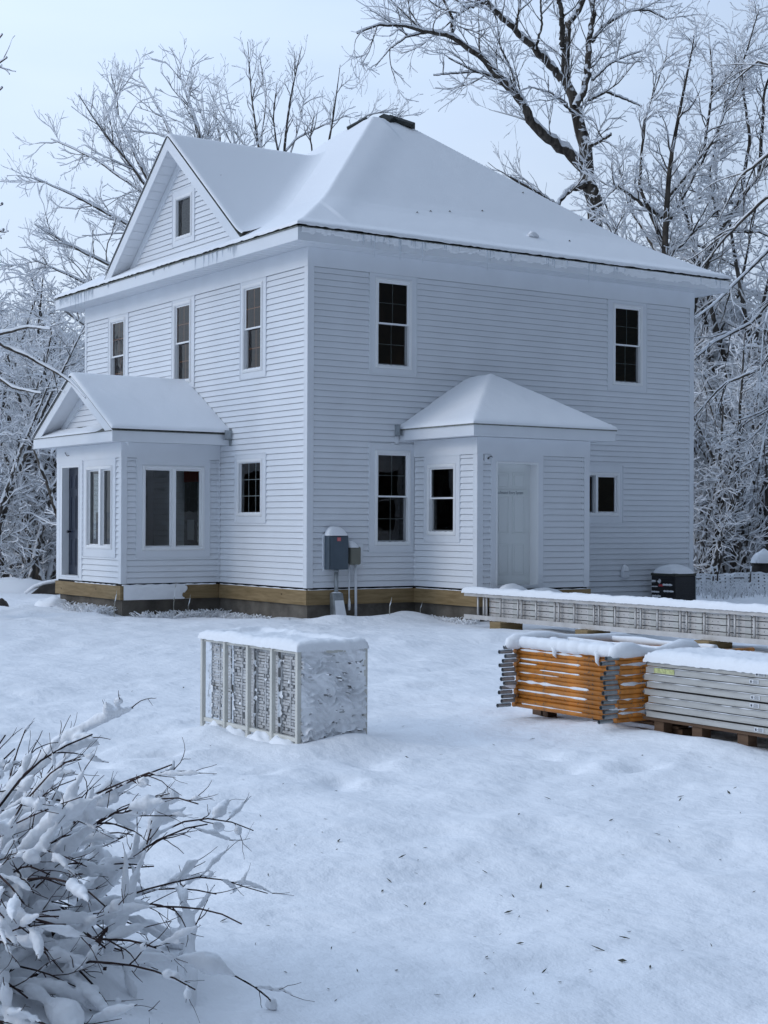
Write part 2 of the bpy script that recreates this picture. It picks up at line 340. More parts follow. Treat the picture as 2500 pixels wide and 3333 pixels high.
def inner(face, u0, u1, z0, z1, holes, m, d=-.13, name='inner_wall'):
    us = sorted({u0, u1} | {h[k] for h in holes for k in (0, 1) if u0 < h[k] < u1}); zs = sorted({z0, z1} | {h[k] for h in holes for k in (2, 3)})
    mb = MB()
    for a, b in zip(us[:-1], us[1:]):
        for c, e in zip(zs[:-1], zs[1:]):
            if any(h[0] < (a+b)/2 < h[1] and h[2] < (c+e)/2 < h[3] for h in holes): continue
            mb.poly(face.p(a, d, c), face.p(b, d, c), face.p(b, d, e), face.p(a, d, e))
    for h in holes:
        for (ua, za, ub, zb) in ((h[0], h[2], h[0], h[3]), (h[1], h[2], h[1], h[3]), (h[0], h[2], h[1], h[2]), (h[0], h[3], h[1], h[3])):
            mb.poly(face.p(ua, -.02, za), face.p(ub, -.02, zb), face.p(ub, d, zb), face.p(ua, d, za))
    return mb.build(name, m, house)
def ring(face, mb, o, i, d0, d1):
    """rectangular ring between outer rect o and inner rect i (u0,u1,z0,z1)"""
    face.box(mb, o[0], i[0], d0, d1, o[2], o[3]); face.box(mb, i[1], o[1], d0, d1, o[2], o[3])
    if i[2]-o[2] > 1e-4: face.box(mb, i[0], i[1], d0, d1, o[2], i[2])
    if o[3]-i[3] > 1e-4: face.box(mb, i[0], i[1], d0, d1, i[3], o[3])
def window(face, cas, fr, kind, rail=None, split=None, g=GLASS, lower_g=None, label=None, casd=.022, fw_=.055, raised=None):
    u0, u1, z0, z1 = fr
    mb = MB(); inn = (u0+fw_, u1-fw_, z0+fw_, z1-fw_); ring(face, mb, fr, inn, -.08, .034)
    inn2 = (inn[0]+.001, inn[1]-.001, inn[2]+.001, inn[3]-.001)
    ring(face, mb, (u0+.018, u1-.018, z0+.018, z1-.018), (u0+.038, u1-.038, z0+.038, z1-.038), .034, .042)
    w_ = mb.build('window', FRAME, house, bevel=.004)
    if label: w_['label'] = label
    cb = MB(); ring(face, cb, cas, (u0-.002, u1+.002, z0-.002, z1+.002), .001, casd)
    # thin channel lip round the casing
    ring(face, cb, cas, (cas[0]+.012, cas[1]-.012, cas[2]+.012, cas[3]-.0121), casd, casd+.008)
    cb.build('casing', TRIM, w_)
    def pane(a, b, c, e, d, nu, nz_, m=FRAME, sm=FRAME, sw=.028, gl=g):
        s = MB(); ring(face, s, (a, b, c, e), (a+sw, b-sw, c+sw, e-sw), d-.018, d+.014); s.build('sash', sm, w_)
        p = MB(); qq = [face.p(a+sw, d, c+sw), face.p(b-sw, d, c+sw), face.p(b-sw, d, e-sw), face.p(a+sw, d, e-sw)]
        if np.dot(np.cross(face.U, (0, 0, 1)), face.N) < 0: qq.reverse()
        p.poly(*qq); p.build('pane', gl, w_)
        if nu > 1 or nz_ > 1:
            q = MB()
            for k in range(1, nu): uu = a+sw+(b-a-2*sw)*k/nu; face.box(q, uu-.006, uu+.006, d-.010, d-.003, c+sw, e-sw)
            for k in range(1, nz_): zz = c+sw+(e-c-2*sw)*k/nz_; face.box(q, a+sw, b-sw, d-.0095, d-.0035, zz-.006, zz+.006)
            q.build('grille', m, w_)
    a, b, c, e = inn
    if kind == 'hung':
        nu, nz_ = (raised or (2, 2))
        pane(a, b, rail-.02, e, -.012, nu, nz_, SCREEN if False else GRI)
        pane(a+.012, b-.012, c, rail+.012, -.050, nu, nz_, GRI, SCREEN, .030)
    elif kind == 'pair':
        m0, m1 = split; cbm = MB(); face.box(cbm, m0-.012, m1+.012, -.078, .036, c, e); cbm.build('mullion', FRAME, w_)
        pane(a, m0-.012, c, e, -.03, 1, 1); pane(m1+.012, b, c, e, -.03, 1, 1)
    elif kind == 'grid3': pane(a, b, c, e, -.025, 3, 3, FRAME, FRAME, .012)
    elif kind == 'single': pane(a, b, c, e, -.03, 1, 1, FRAME, SCREEN, .012)
    elif kind == 'slider':
        m0, m1 = split; cbm = MB(); face.box(cbm, m0, m1, -.078, .028, c, e); cbm.build('mullion', FRAME, w_)
        pane(a, m0, c, e, -.055, 1, 1, FRAME, SCREEN); pane(m1, b, c, e, -.022, 1, 1)
    # snow on the sill
    ss = MB(); n = 12; P0 = [face.p(u0+.03+(u1-u0-.06)*k/n, .02, z0+fw_+.001) for k in range(n+1)]
    P1 = []
    for k in range(n+1): P1.append((P0[k][0], P0[k][1], z0+fw_-.004))
    ss.tube(P1, [.006+.010*abs(math.sin(k*1.3+u0*7)) for k in range(n+1)], 6); ss.build('sill_snow', SNOW, w_, smooth=True)
    return w_
GRI = mat('grey_grille', (.42, .42, .40), .5)
CZ0, CZ1, WZ0, WZ1, RZ = 4.076, 5.777, 4.187, 5.713, 4.955
WA = [((6.95, 7.93, CZ0, CZ1), (7.10, 7.84, WZ0, WZ1)), ((4.035, 4.98, CZ0, CZ1), (4.18, 4.90, WZ0, WZ1)), ((1.355, 2.28, CZ0, CZ1), (1.48, 2.19, WZ0, WZ1))]
WB = [((1.185, 2.158, CZ0, CZ1), (1.306, 2.052, WZ0, WZ1)), ((6.524, 7.515, CZ0, CZ1), (6.655, 7.405, WZ0, WZ1))]
WLA = ((1.335, 2.44, 1.565, 2.772), (1.465, 2.345, 1.685, 2.672)); WLB = ((1.188, 2.128, 1.085, 2.917), (1.308, 2.04, 1.198, 2.803))
WSL = ((5.60, 6.918, 1.59, 2.677), (5.75, 6.82, 1.72, 2.53))
UPL = ('left upper window of the gable side', 'middle upper window of the gable side', 'right upper window of the gable side')
siding(FA, .09, HW-.06, SB, 5.78, [c for c, f in WA]+[WLA[0], (PY0, PY1, SB, 2.97)])
inner(FA, 0, HW, .3, 6.3, [f for c, f in WA]+[WLA[1]], INTER2)
for c, f in WA: window(FA, c, f, 'hung', rail=RZ, g=GLASSB)
window(FA, WLA[0], WLA[1], 'grid3')
siding(FB, .098, HL-.08, SB, 5.78, [c for c, f in WB]+[WLB[0], WSL[0], (QX0, QX1, SB, 2.97)])
inner(FB, 0, HL, .3, 6.3, [f for c, f in WB]+[WLB[1], WSL[1]], INTER)
for c, f in WB: window(FB, c, f, 'hung', rail=RZ)
window(FB, WLB[0], WLB[1], 'hung', rail=2.03)
window(FB, WSL[0], WSL[1], 'slider', split=(6.235, 6.29))
siding(FC, .08, HW-.08, SB, 5.78, []); siding(FD, .08, HL-.08, SB, 5.78, [])
inner(FC, 0, HW, .3, 6.3, [], INTER2); inner(FD, 0, HL, .3, 6.3, [], INTER2)
mb = MB(); mb.box(.14, HL-.14, .14, HW-.14, 3.28, 3.42); mb.box(.14, HL-.14, .14, HW-.14, .42, .5); mb.box(.14, HL-.14, .14, HW-.14, 6.0, 6.08)
mb.box(4.3, 4.4, .14, HW-.14, .5, 3.28); mb.box(2.6, 2.68, .14, 5.0, 3.42, 6.0); mb.box(4.9, 5.0, .14, HW-.14, 3.42, 6.0)
mb.build('inner_floor', INTER, house)
# corner posts, friezes
def corner(*bx):
    m_ = MB()
    for b_ in bx: m_.box(*b_)
    m_.build('corner_trim', TRIM, house)
corner((-.026, .096, -.026, .0, SB-.005, 5.78), (-.026, 0, .0, .088, SB-.005, 5.78))
corner((HL-.085, HL+.026, -.026, 0, .10, 5.78), (HL, HL+.026, 0, .088, SB-.005, 5.78))
corner((-.026, 0, HW-.06, HW+.026, SB-.005, 5.78), (0, .088, HW, HW+.026, SB-.005, 5.78))
mb = MB(); mb.box(-.032, HL+.032, -.032, .0, 5.78, 6.09); mb.box(-.032, 0, 0, HW+.032, 5.78, 6.09); mb.box(HL, HL+.032, 0, HW+.032, 5.78, 6.09); mb.box(0, HL, HW, HW+.032, 5.78, 6.09)
mb.build('frieze_board', TRIM, house)
# black gap, treated skirt boards, foundation
mb = MB(); mb.box(.005, HL-.005, .005, HW-.005, .40, SB); mb.box(PX+.005, 0, PY0+.005, PY1-.005, .40, SB); mb.box(QX0+.005, QX1-.005, QY+.005, 0, .40, SB); mb.build('black_underlay', DARK, house)
def band(name, x0, x1, y0, y1, m=WOOD): MB().box(x0, x1, y0, y1, .226, .468).build(name, m, house, bevel=.004)
band('skirt_board', -.045, .0, -.045, PY0-.05); band('skirt_board', .0, QX0-.045, -.045, 0); siding(FB, QX1+.03, HL-.08, SB-4*CO, SB, [])
band('skirt_board', PX-.045, PX, PY0-.045, PY1+.03); band('skirt_board', PX, -.045, PY0-.045, PY0); band('skirt_board', PX, -.0, PY1, PY1+.04)
band('skirt_board', -.045, 0, PY1+.04, HW+.045); band('skirt_board', QX0-.045, QX0, QY-.045, -.0); band('skirt_board', QX0, QX1+.045, QY-.045, QY); band('skirt_board', QX1, QX1+.045, QY, 0)
band('skirt_board', HL, HL+.04, 0, HW)
mb = MB(); mb.box(.01, HL-.01, .01, HW-.01, -.6, .30); mb.box(PX+.02, .01, PY0+.02, PY1-.06, -.6, .30); mb.box(QX0+.02, QX1-.02, QY+.02, .01, -.6, .30)
mb.build('foundation', CONC, house)
mb = MB()
def snowline(p0, p1, r=.011, n=26, ph=0):
    P = [(p0[0]+(p1[0]-p0[0])*k/n, p0[1]+(p1[1]-p0[1])*k/n, p0[2]+.003*math.sin(k*1.7+ph)) for k in range(n+1)]
    mb.tube(P, [r*(.55+.6*abs(math.sin(k*.9+ph))) for k in range(n+1)], 6)
snowline((-.03, -.03, .470), (-.03, 2.95, .470)); snowline((.0, -.03, .470), (2.08, -.03, .470), ph=2); snowline((PX-.03, 3.2, .470), (PX-.03, 5.0, .470), ph=1)
snowline((PX, PY0-.028, .472), (-.1, PY0-.028, .472), .018, ph=1); snowline((QX0-.03, -.1, .470), (QX0-.03, -1.75, .47), ph=4); snowline((QX0, QY-.03, .47), (QX1, QY-.03, .47), ph=5)
mb.build('skirt_snow', SNOW, house, smooth=True)
# wind-blown snow stuck to the side of the porch skirt
nx, nz2 = 90, 16
X, Zz = np.meshgrid(np.linspace(-1.90, -.62, nx), np.linspace(.222, .478, nz2), indexing='ij')
edge = -.72+.12*vnoise(Zz*14, Zz*3, 5)+.10*vnoise(X*20, Zz*25, 6)
Yy = PY0-.046-np.where(X < edge, .018+.012*vnoise(X*12, Zz*14, 8), -.012)
V = np.stack([X, Yy, Zz], -1).reshape(-1, 3); i, j = np.meshgrid(np.arange(nx-1), np.arange(nz2-1), indexing='ij'); a = i*nz2+j
mesh_np('plastered_snow', V, np.stack([a, a+nz2, a+nz2+1, a+1], -1).reshape(-1, 4), SNOW, house)

# ---- porch walls
PZ = 2.69
W1 = ((3.25, 4.675, .95, PZ+.002), (3.395, 4.54, 1.095, 2.562)); D1 = (4.722, 5.768, .503, PZ+.002)
siding(FPF, 3.115, 4.722, SB, PZ, [W1[0]]); window(FPF, W1[0], W1[1], 'pair', split=(3.885, 3.945), g=GLASSP)
inner(FPF, PY0+.0, PY1, .5, 2.97, [W1[1], (4.85, 5.68, .55, 2.605)], SIDING)
W2 = ((-1.652, -.216, .955, PZ+.002), (-1.538, -.327, 1.077, 2.565))
siding(FPN, -1.827, -.044, SB, PZ, [W2[0]]); wb = window(FPN, W2[0], W2[1], 'pair', split=(-.954, -.91), g=GLASSP)
inner(FPN, PX, 0, .5, 2.97, [W2[1]], SIDING)
siding(FPR, -1.827, -.044, SB, PZ, [W2[0]]); window(FPR, W2[0], W2[1], 'pair', split=(-.954, -.91), g=GLASSP); inner(FPR, PX, 0, .5, 2.97, [W2[1]], SIDING)
siding(FA, PY0, PY1, SB, 2.97, [(3.5, 4.4, .5, 2.6)], name='porch_back_wall')
idr = MB().box(-.03, .0, 3.5, 4.4, .53, 2.6).build('inner_door', mat('dark_brown_door', (.035, .028, .025), .5), house)
MB().box(-.04, -.031, 3.5, 4.4, 2.32, 2.6).build('valance', mat('red_valance', (.26, .035, .02), .7), idr)
MB().box(-.04, -.031, 3.60, 3.84, 1.2, 2.3).build('snowy_tree_strip', mat('painted_snowy_foliage', (.5, .56, .56), .8, var=.75, vscale=16), idr)  # added strip, painted with the snowy trees that show in the pane
MB().box(-.04, -.031, 3.98, 4.25, 1.25, 1.62).build('paper_sheet', PAPER, idr)
MB().box(PX+.1, -.02, PY0+.1, PY1-.1, .50, .53).build('porch_floor', INTER2, house)
mb = MB(); mb.box(-1.35, -.75, 5.0, 5.6, .53, 1.25); mb.box(-1.3, -.8, 5.05, 5.55, 1.25, 1.75); mb.build('stored_box', mat('pale_cardboard', (.5, .5, .48), .8), house)
corner((PX-.026, PX, PY0-.026, PY0+.083, SB-.005, PZ), (PX, PX+.083, PY0-.026, PY0, SB-.005, PZ)); corner((PX-.026, PX, 5.77, PY1+.026, SB-.005, PZ), (PX, PX+.083, PY1, PY1+.026, SB-.005, PZ)); corner((-.044, -.016, PY0-.024, PY0, SB-.005, PZ))
mb = MB(); mb.box(PX-.032, PX, PY0-.032, PY1+.032, PZ, 2.955); mb.box(PX, -.016, PY0-.032, PY0, PZ, 2.955); mb.box(PX, -.016, PY1, PY1+.032, PZ, 2.955); mb.build('frieze_board', TRIM, house)
MB().tube([(PX-.033, 5.50, 2.86), (PX-.06, 5.43, 2.84), (PX-.05, 5.36, 2.79), (PX-.033, 5.30, 2.80)], .006, 6).build('loose_wire', BLACK, house)
def door(face, cas, fr, slab_d, m, label, panels, knob_u, text=False):
    mb = MB(); ring(face, mb, fr, (fr[0]+.03, fr[1]-.03, fr[2]+.002, fr[3]-.03), slab_d-.02, .03)
    fr_o = mb.build('door', FRAME, house, bevel=.004); fr_o['label'] = label
    cb = MB(); ring(face, cb, cas, (fr[0]-.002, fr[1]+.002, fr[2]-.002, fr[3]+.002), .001, .024)
    face.box(cb, fr[0], fr[1], slab_d, .036, fr[2]-.03, fr[2]-.003); cb.build('casing', TRIM, fr_o)
    a, b, c, e = fr[0]+.03, fr[1]-.03, fr[2]+.004, fr[3]-.03
    s = MB(); face.box(s, a, b, slab_d-.04, slab_d, c, e)
    wd = b-a; ht = e-c
    for (ua, ub, za, zb) in panels:
        P = (a+ua*wd, a+ub*wd, c+za*ht, c+zb*ht); ring(face, s, P, (P[0]+.02, P[1]-.02, P[2]+.02, P[3]-.02), slab_d, slab_d+.009)
        face.box(s, P[0]+.045, P[1]-.045, slab_d, slab_d+.006, P[2]+.045, P[3]-.045)
    s.build('door_slab', m, fr_o, bevel=.003)
    k = MB(); c0 = face.p(knob_u, slab_d, 1.39); c1 = face.p(knob_u, slab_d+.05, 1.39); c2 = face.p(knob_u, slab_d+.075, 1.39)
    k.tube([c0, c1, c1, c2], [.012, .012, .028, .024], 12); k.build('handle', BLACK, fr_o, smooth=True)
    if text:
        tp = MB(); face.box(tp, a+.01, b-.06, slab_d+.0095, slab_d+.0115, 2.035, 2.13); tp.build('printed_tape', mat('clear_tape', (.69, .725, .71), .3), fr_o)
        cu = bpy.data.curves.new('lettering', 'FONT'); cu.body = 'Acclimated Entry System'; cu.size = .074; cu.extrude = .0008
        to = bpy.data.objects.new('lettering', cu); COL.objects.link(to); to.parent = fr_o
        to.rotation_euler = (R(90), 0, 0); p = face.p(a+.10, slab_d+.0135, 2.062); to.location = p; to.scale = (.77, 1, 1)
        cu.materials.append(INKG)
        bpy.context.view_layer.update(); me = bpy.data.meshes.new_from_object(to); mo = bpy.data.objects.new('lettering', me); COL.objects.link(mo)
        mo.parent = fr_o; mo.location = to.location; mo.rotation_euler = to.rotation_euler; mo.scale = to.scale; bpy.data.objects.remove(to)
        for p_ in (fr_o,): pass
    return fr_o
INKG = mat('grey_ink', (.16, .18, .22), .6)
SIX = [(.14, .46, .80, .93), (.54, .86, .80, .93), (.14, .46, .42, .74), (.54, .86, .42, .74), (.14, .46, .08, .34), (.54, .86, .08, .34)]
door(FPF, D1, (4.85, 5.68, .585, 2.605), -.11, NAVY, 'navy blue front door set deep in a white frame', SIX, 5.55)
# ---- side porch
D2 = (2.40, 3.50, .503, 2.702)
siding(FQF, 3.50, 4.40, SB, 2.70, []); siding(FQF, 2.24, 2.40, SB, 2.60, []); siding(FQL, -1.68, -.03, SB, 2.70, [(-1.324, -.31, 1.258, 2.702)]); siding(FQR, -1.68, -.03, SB, 2.70, [])
window(FQL, (-1.324, -.31, 1.258, 2.702), (-1.206, -.405, 1.376, 2.56), 'hung', rail=2.0, raised=(1, 1))
inner(FQL, QY, 0, .5, 2.97, [(-1.206, -.405, 1.376, 2.56)], INTER); inner(FQF, QX0, QX1, .5, 2.97, [(2.504, 3.393, .56, 2.587)], INTER); inner(FQR, QY, 0, .5, 2.97, [], INTER)
MB().box(QX0+.1, QX1-.1, QY+.1, -.02, .5, .53).build('porch_floor', INTER, house)
door(FQF, D2, (2.504, 3.393, .56, 2.587), -.16, DOORW, 'white six panel side door with a strip of printed tape', SIX, 2.60, text=True)
corner((QX0-.026, QX0, QY-.026, QY+.09, SB-.005, 2.70), (QX0, QX0+.10, QY-.026, QY, SB-.005, 2.70)); corner((QX1-.09, QX1+.026, QY-.026, QY, SB-.005, 2.70), (QX1, QX1+.026, QY, QY+.09, SB-.005, 2.70)); corner((QX0-.024, QX0, -.035, -.016, SB-.005, 2.70))
mb = MB(); mb.box(QX0-.032, QX1+.032, QY-.032, QY, 2.70, 2.975); mb.box(QX0-.032, QX0, QY, -.016, 2.70, 2.975); mb.box(QX1, QX1+.032, QY, -.016, 2.70, 2.975); mb.build('frieze_board', TRIM, house)
lb = MB().box(2.262, 2.392, QY-.03, QY, 2.575, 2.697).build('light_mount', TRIM, house, bevel=.006)
MB().tube([(2.33, QY-.031, 2.64), (2.34, QY-.06, 2.65), (2.375, QY-.05, 2.67), (2.405, QY-.05, 2.65)], .006, 6).tube([(2.33, QY-.03, 2.63), (2.33, QY-.045, 2.63)], .014, 8).build('wire', BLACK, lb)

# ---- roofs
ZE = 6.30; OV = .5; HX, HY = HL/2+OV, HW/2+OV
def prof(s): return ZE+np.where(s < .28, 2.85*s, .798+(s-.28)*3.95)
def main_z(x, y):
    s = np.minimum((HX-np.abs(x-HL/2))/HX, (HY-np.abs(y-HW/2))/HY); s = np.maximum(s, 0)
    # softened change of pitch
    return np.minimum(.5*prof(s)+.25*prof(np.maximum(s-.05, 0))+.25*prof(s+.05)-(.0 if False else 0), 9.68)
GP, GS = 8.77, .81
def gable_z(x, y): return GP-GS*np.abs(y-CY)
def smax(a, b, k):
    h = np.clip(.5+.5*(a-b)/k, 0, 1); return b*(1-h)+a*h+k*h*(1-h)
def edge_t(d, t, r=.07): q = np.clip(d/r, 0, 1); return t*np.sqrt(np.clip(1-(1-q)**2, 0, 1))
def dense(a, b, step, e=.08): return np.unique(np.round(np.concatenate([np.array([a, a+.004, a+.012, a+.025, a+.045]), np.arange(a+e, b-e, step), np.array([b-.08, b-.045, b-.025, b-.012, b-.004, b])]), 4))
# deck
gx = np.linspace(-OV, HL+OV, 60); gy = np.linspace(-OV, HW+OV, 60)
roof = grid_mesh('roof', gx, gy, lambda x, y: main_z(x, y)+.0, SHINGLE, house)
mb = MB(); t_ = .022
for (a, b, c, e) in ((-OV-.02, HL+OV+.02, -OV-.02, -OV+.03), (-OV-.02, HL+OV+.02, HW+OV-.03, HW+OV+.02), (-OV-.02, -OV+.03, -OV+.03, HW+OV-.03), (HL+OV-.03, HL+OV+.02, -OV+.03, HW+OV-.03)): mb.box(a, b, c, e, ZE-.010, ZE+.004)
mb.build('drip_edge', DRIP, roof)
def snow_main(X, Y):
    d = np.minimum.reduce([X+OV+.03, HL+OV+.03-X, Y+OV+.03, HW+OV+.03-Y])
    n = .02*vnoise(X*1.3, Y*1.3, 21)+.012*vnoise(X*4, Y*4, 22)+.005*vnoise(X*12, Y*12, 23)
    xc, yc = np.clip(X, -OV, HL+OV), np.clip(Y, -OV, HW+OV)
    # wind-scoured crest along the near ridge and drift against the gable valley
    dr = .03*np.exp(-((X-Y-.35)/.35)**2)*(X < 4.2)*(Y < 4.4)*(X > .6)
    return main_z(xc, yc)+.004+edge_t(d, .062, .06)*(1+n*7)+dr-(d < .006)*np.clip(.008+.018*(vnoise(X*13, Y*13, 24)+.2), 0, .02)
grid_mesh('roof_snow', dense(-OV-.03, HL+OV+.03, .04), dense(-OV-.03, HW+OV+.03, .04), snow_main, SNOW, roof)
# a few specks and a fallen clump on the snow
mb = MB()
for (x_, y_) in ((3.1, .9), (3.6, 1.0), (4.5, 1.2), (2.7, .75), (5.9, .35), (6.2, 2.1), (7.1, 1.4)):
    z_ = float(main_z(x_, y_))+.075; mb.tube([(x_-.025, y_, z_), (x_, y_, z_+.012), (x_+.03, y_+.01, z_)], [.004, .011, .003], 5)
mb.build('leaf_specks', LEAF, roof)
mb = MB(); z_ = float(main_z(5.0, .35))+.075; mb.tube([(4.9, .35, z_), (4.97, .34, z_+.03), (5.05, .36, z_+.035), (5.15, .35, z_)], [.02, .055, .05, .02], 10); mb.build('snow_clump', SNOW, roof, smooth=True)
# ridge vents near the peak, poking out of the snow
def cap(p0, p1, w_, h_):
    mb = MB()
    p0 = np.array(p0); p1 = np.array(p1); t = p1-p0; t = t/np.linalg.norm(t); s_ = np.cross(t, (0, 0, 1)); s_ /= np.linalg.norm(s_); u_ = np.cross(s_, t)
    A = [p0-s_*w_-u_*.07, p0-u_*.0+u_*h_*.0-s_*w_*.98, p0+u_*h_, p0+s_*w_*.98, p0+s_*w_-u_*.07]; B = [q+(p1-p0) for q in A]; mb.prism(A, B); mb.build('ridge_cap', CAPM, roof, bevel=.012)
pk = np.array([HL/2, HW/2, 9.79])
cap(pk+(.14, -.20, .02), pk+(.52, -.56, -.17), .17, .08); cap(pk+(.0, -.18, .02), pk+(.10, -.46, -.09), .12, .08)
cap(pk+(-.20, .06, .0), pk+(-.50, .34, -.20), .13, .07)
# soffit + fascia
mb = MB(); mb.box(-OV+.02, HL+OV-.02, -OV+.02, -.034, 6.09, 6.10); mb.box(-OV+.02, HL+OV-.02, HW+.034, HW+OV-.02, 6.09, 6.10); mb.box(-OV+.02, -.034, -.034, HW+.034, 6.09, 6.10); mb.box(HL+.034, HL+OV-.02, -.034, HW+.034, 6.09, 6.10)
for k in range(1, 48):                       # grooves of the vented panels
    u = -OV+.2*k
    if u < HL+.4: mb.box(u, u+.006, -OV+.03, -.04, 6.085, 6.0899)
    if u < HW+.4: mb.box(-OV+.03, -.04, u, u+.006, 6.085, 6.0899)
mb.build('soffit', SOFFIT, house)
mb = MB(); mb.box(-OV, HL+OV, -OV, -OV+.02, 6.082, 6.288); mb.box(-OV, HL+OV, HW+OV-.02, HW+OV, 6.082, 6.288); mb.box(-OV, -OV+.02, -OV+.02, HW+OV-.02, 6.082, 6.288); mb.box(HL+OV-.02, HL+OV, -OV+.02, HW+OV-.02, 6.082, 6.288)
mb.build('fascia', TRIM, house)
# gable
GX = -.35; GB = .245
def rake(mb, x0, x1, off0, off1, yl, yr, P, S, C):
    """board along both slopes between vertical offsets off0 (top) and off1 (bottom) below the roof line"""
    for sgn, ye in ((-1, yl), (1, yr)):
        zt = P-S*abs(ye-C)
        A = [(x0, C, P-off0), (x0, ye, zt-off0), (x0, ye, zt-off1), (x0, C, P-off1)]; B = [(x1, q[1], q[2]) for q in A]; mb.prism(A, B)
YL, YR = CY-2.93, CY+2.93
mb = MB(); rake(mb, GX, GX+.022, 0, GB, YL, YR, GP, GS, CY); mb.build('rake_fascia', TRIM, house)
mb = MB(); rake(mb, GX+.022, -.02, GB-.05, GB-.03, YL, YR, GP, GS, CY)
for k in range(1, 19):
    for sg in (-1, 1):
        y_ = CY+sg*.16*k; z_ = GP-GS*.16*k-GB+.028; A = [(GX+.03, y_, z_), (GX+.03, y_+.006, z_), (GX+.03, y_+.006, z_-.008), (GX+.03, y_, z_-.008)]; mb.prism(A, [(-.05, q[1], q[2]) for q in A])
mb.build('gable_soffit', SOFFIT, house)
mb = MB(); rake(mb, -.03, -.001, GB-.02, GB+.17, YL, YR, GP, GS, CY); mb.build('rake_board', TRIM, house)
mb = MB(); rake(mb, GX-.006, 2.5, -.008, 0, YL+.06, YR-.06, GP, GS, CY); mb.build('gable_roof', SHINGLE, house)
WG = ((4.055, 4.985, 6.79, 7.86), (4.165, 4.865, 6.905, 7.72))
siding(FA, 0, 1, 6.38, GP-GB-.10, [WG[0]], name='gable_wall', lim=lambda z: (CY-(GP-GB-.02-z)/GS, CY+(GP-GB-.02-z)/GS))
window(FA, WG[0], WG[1], 'single'); inner(FA, 3.3, 5.8, 6.4, 7.9, [WG[1]], INTER)
mb = MB(); mb.box(.13, 2.6, 3.6, 5.4, 6.62, 6.7); mb.box(2.5, 2.6, 3.3, 5.8, 6.5, 8.0); mb.box(.9, 1.0, 4.5, 4.62, 6.7, 7.9); mb.build('inner_floor', INTER2, house)
def snow_gable(X, Y):
    base = snow_main(X, Y)-.006
    d = np.minimum(X-(GX-.015), 9)
    n = .02*vnoise(X*1.3, Y*1.3, 31)+.010*vnoise(X*5, Y*5, 32)
    g = GP-GS*(np.sqrt((Y-CY)**2+.0025)-.0)+.055+edge_t(d, .055, .06)*(1+n*6)
    return smax(g, base, .25)
gyy = np.unique(np.round(np.concatenate([np.arange(YL-.35, YR+.36, .05)]), 4))
def gmask(X, Y): return ((gable_z(X, Y)+.04-main_z(X, Y)) > -.24) & ((X > -.02) | (gable_z(X, Y) > GP-GS*2.93-.01))
grid_mesh('gable_snow', np.concatenate([[GX-.015, GX-.01, GX, GX+.015, GX+.03], np.arange(GX+.06, 3.5, .05)]), gyy, snow_gable, SNOW, roof, mask=gmask)
# ---- gabled porch roof
QP, QS, QC = 4.19, .582, 4.46; QXF = -2.26; Q0, Q1 = 2.655, 6.265
mb = MB(); rake(mb, QXF+.002, QXF+.022, 0, .19, Q0+.004, Q1-.004, QP, QS, QC); mb.build('rake_fascia', TRIM, house)
mb = MB(); rake(mb, QXF+.02, PX-.0, .12, .135, Q0+.02, Q1-.02, QP, QS, QC); mb.build('gable_soffit', SOFFIT, house)
mb = MB(); rake(mb, PX-.03, PX, .14, .30, Q0+.05, Q1-.05, QP, QS, QC); mb.build('rake_board', TRIM, house)
mb = MB(); rake(mb, QXF-.008, -.017, -.014, 0, Q0-.02, Q1+.02, QP, QS, QC); pr = mb.build('porch_roof', SHINGLE, house)
mb = MB(); mb.box(QXF-.004, QXF+.02, Q0, Q1, 2.945, 3.127); mb.box(QXF+.02, -.017, Q0, Q0+.02, 2.945, 3.128); mb.box(QXF+.02, -.017, Q1-.02, Q1, 2.945, 3.128); mb.build('fascia', TRIM, house)
mb = MB(); mb.box(QXF+.02, -.017, Q0+.02, PY0-.033, 2.957, 2.965); mb.box(QXF+.02, PX-.033, PY0-.033, PY1+.033, 2.957, 2.965); mb.box(QXF+.02, -.017, PY1+.033, Q1-.02, 2.957, 2.965); mb.build('soffit', SOFFIT, house)
MB().box(PX+.1, -.02, PY0+.02, PY1-.02, 2.975, 3.0).build('porch_ceiling', SOFFIT, house)
siding(FPF, 0, 1, 3.20, QP-.26, [], name='gable_wall', lim=lambda z: (QC-(QP-.14-z)/QS, QC+(QP-.14-z)/QS))
mb = MB(); ya, yb = Q0+.02, QC-1.36; mb.prism([(QXF-.015, ya, 3.128), (PX, yb, 3.30), (PX, yb, 3.27), (QXF-.015, ya, 3.118)], [(QXF-.015, 2*QC-ya, 3.128), (PX, 2*QC-yb, 3.30), (PX, 2*QC-yb, 3.27), (QXF-.015, 2*QC-ya, 3.118)]); pent = mb.build('pent_roof', SHINGLE, house)
def zpent(X, Y):
    return 3.128+(X-QXF)*.49+.001+np.maximum(edge_t(X-QXF+.015, .03, .05)*np.clip((Y-3.33)/.25+.9*vnoise(X*9, Y*9, 41), 0, 1)*np.clip((Q1-.2-Y)/.1, 0, 1)*np.clip((PX-.04-X)/.05+1.5*vnoise(X*5, Y*3, 42)+(Y < 4.4)*1, 0, 1), -.01)-.004
grid_mesh('pent_snow', np.linspace(QXF-.015, PX-.005, 14), np.linspace(Q0+.02, Q1-.05, 110), zpent, SNOW, pent, mask=lambda X, Y: np.abs(Y-QC) < 1.78-.42*(X-QXF)/.35)
def snow_p(X, Y):
    d = np.minimum.reduce([X-(QXF-.03), Y-(Q0-.04), (Q1+.04)-Y]); yc = np.clip(Y, Q0-.02, Q1+.02)
    return QP-QS*(np.sqrt((yc-QC)**2+.003)-.0)+.036+edge_t(d, .058, .06)*(1+.25*vnoise(X*3, Y*3, 51)+.12*vnoise(X*14, Y*14, 52))
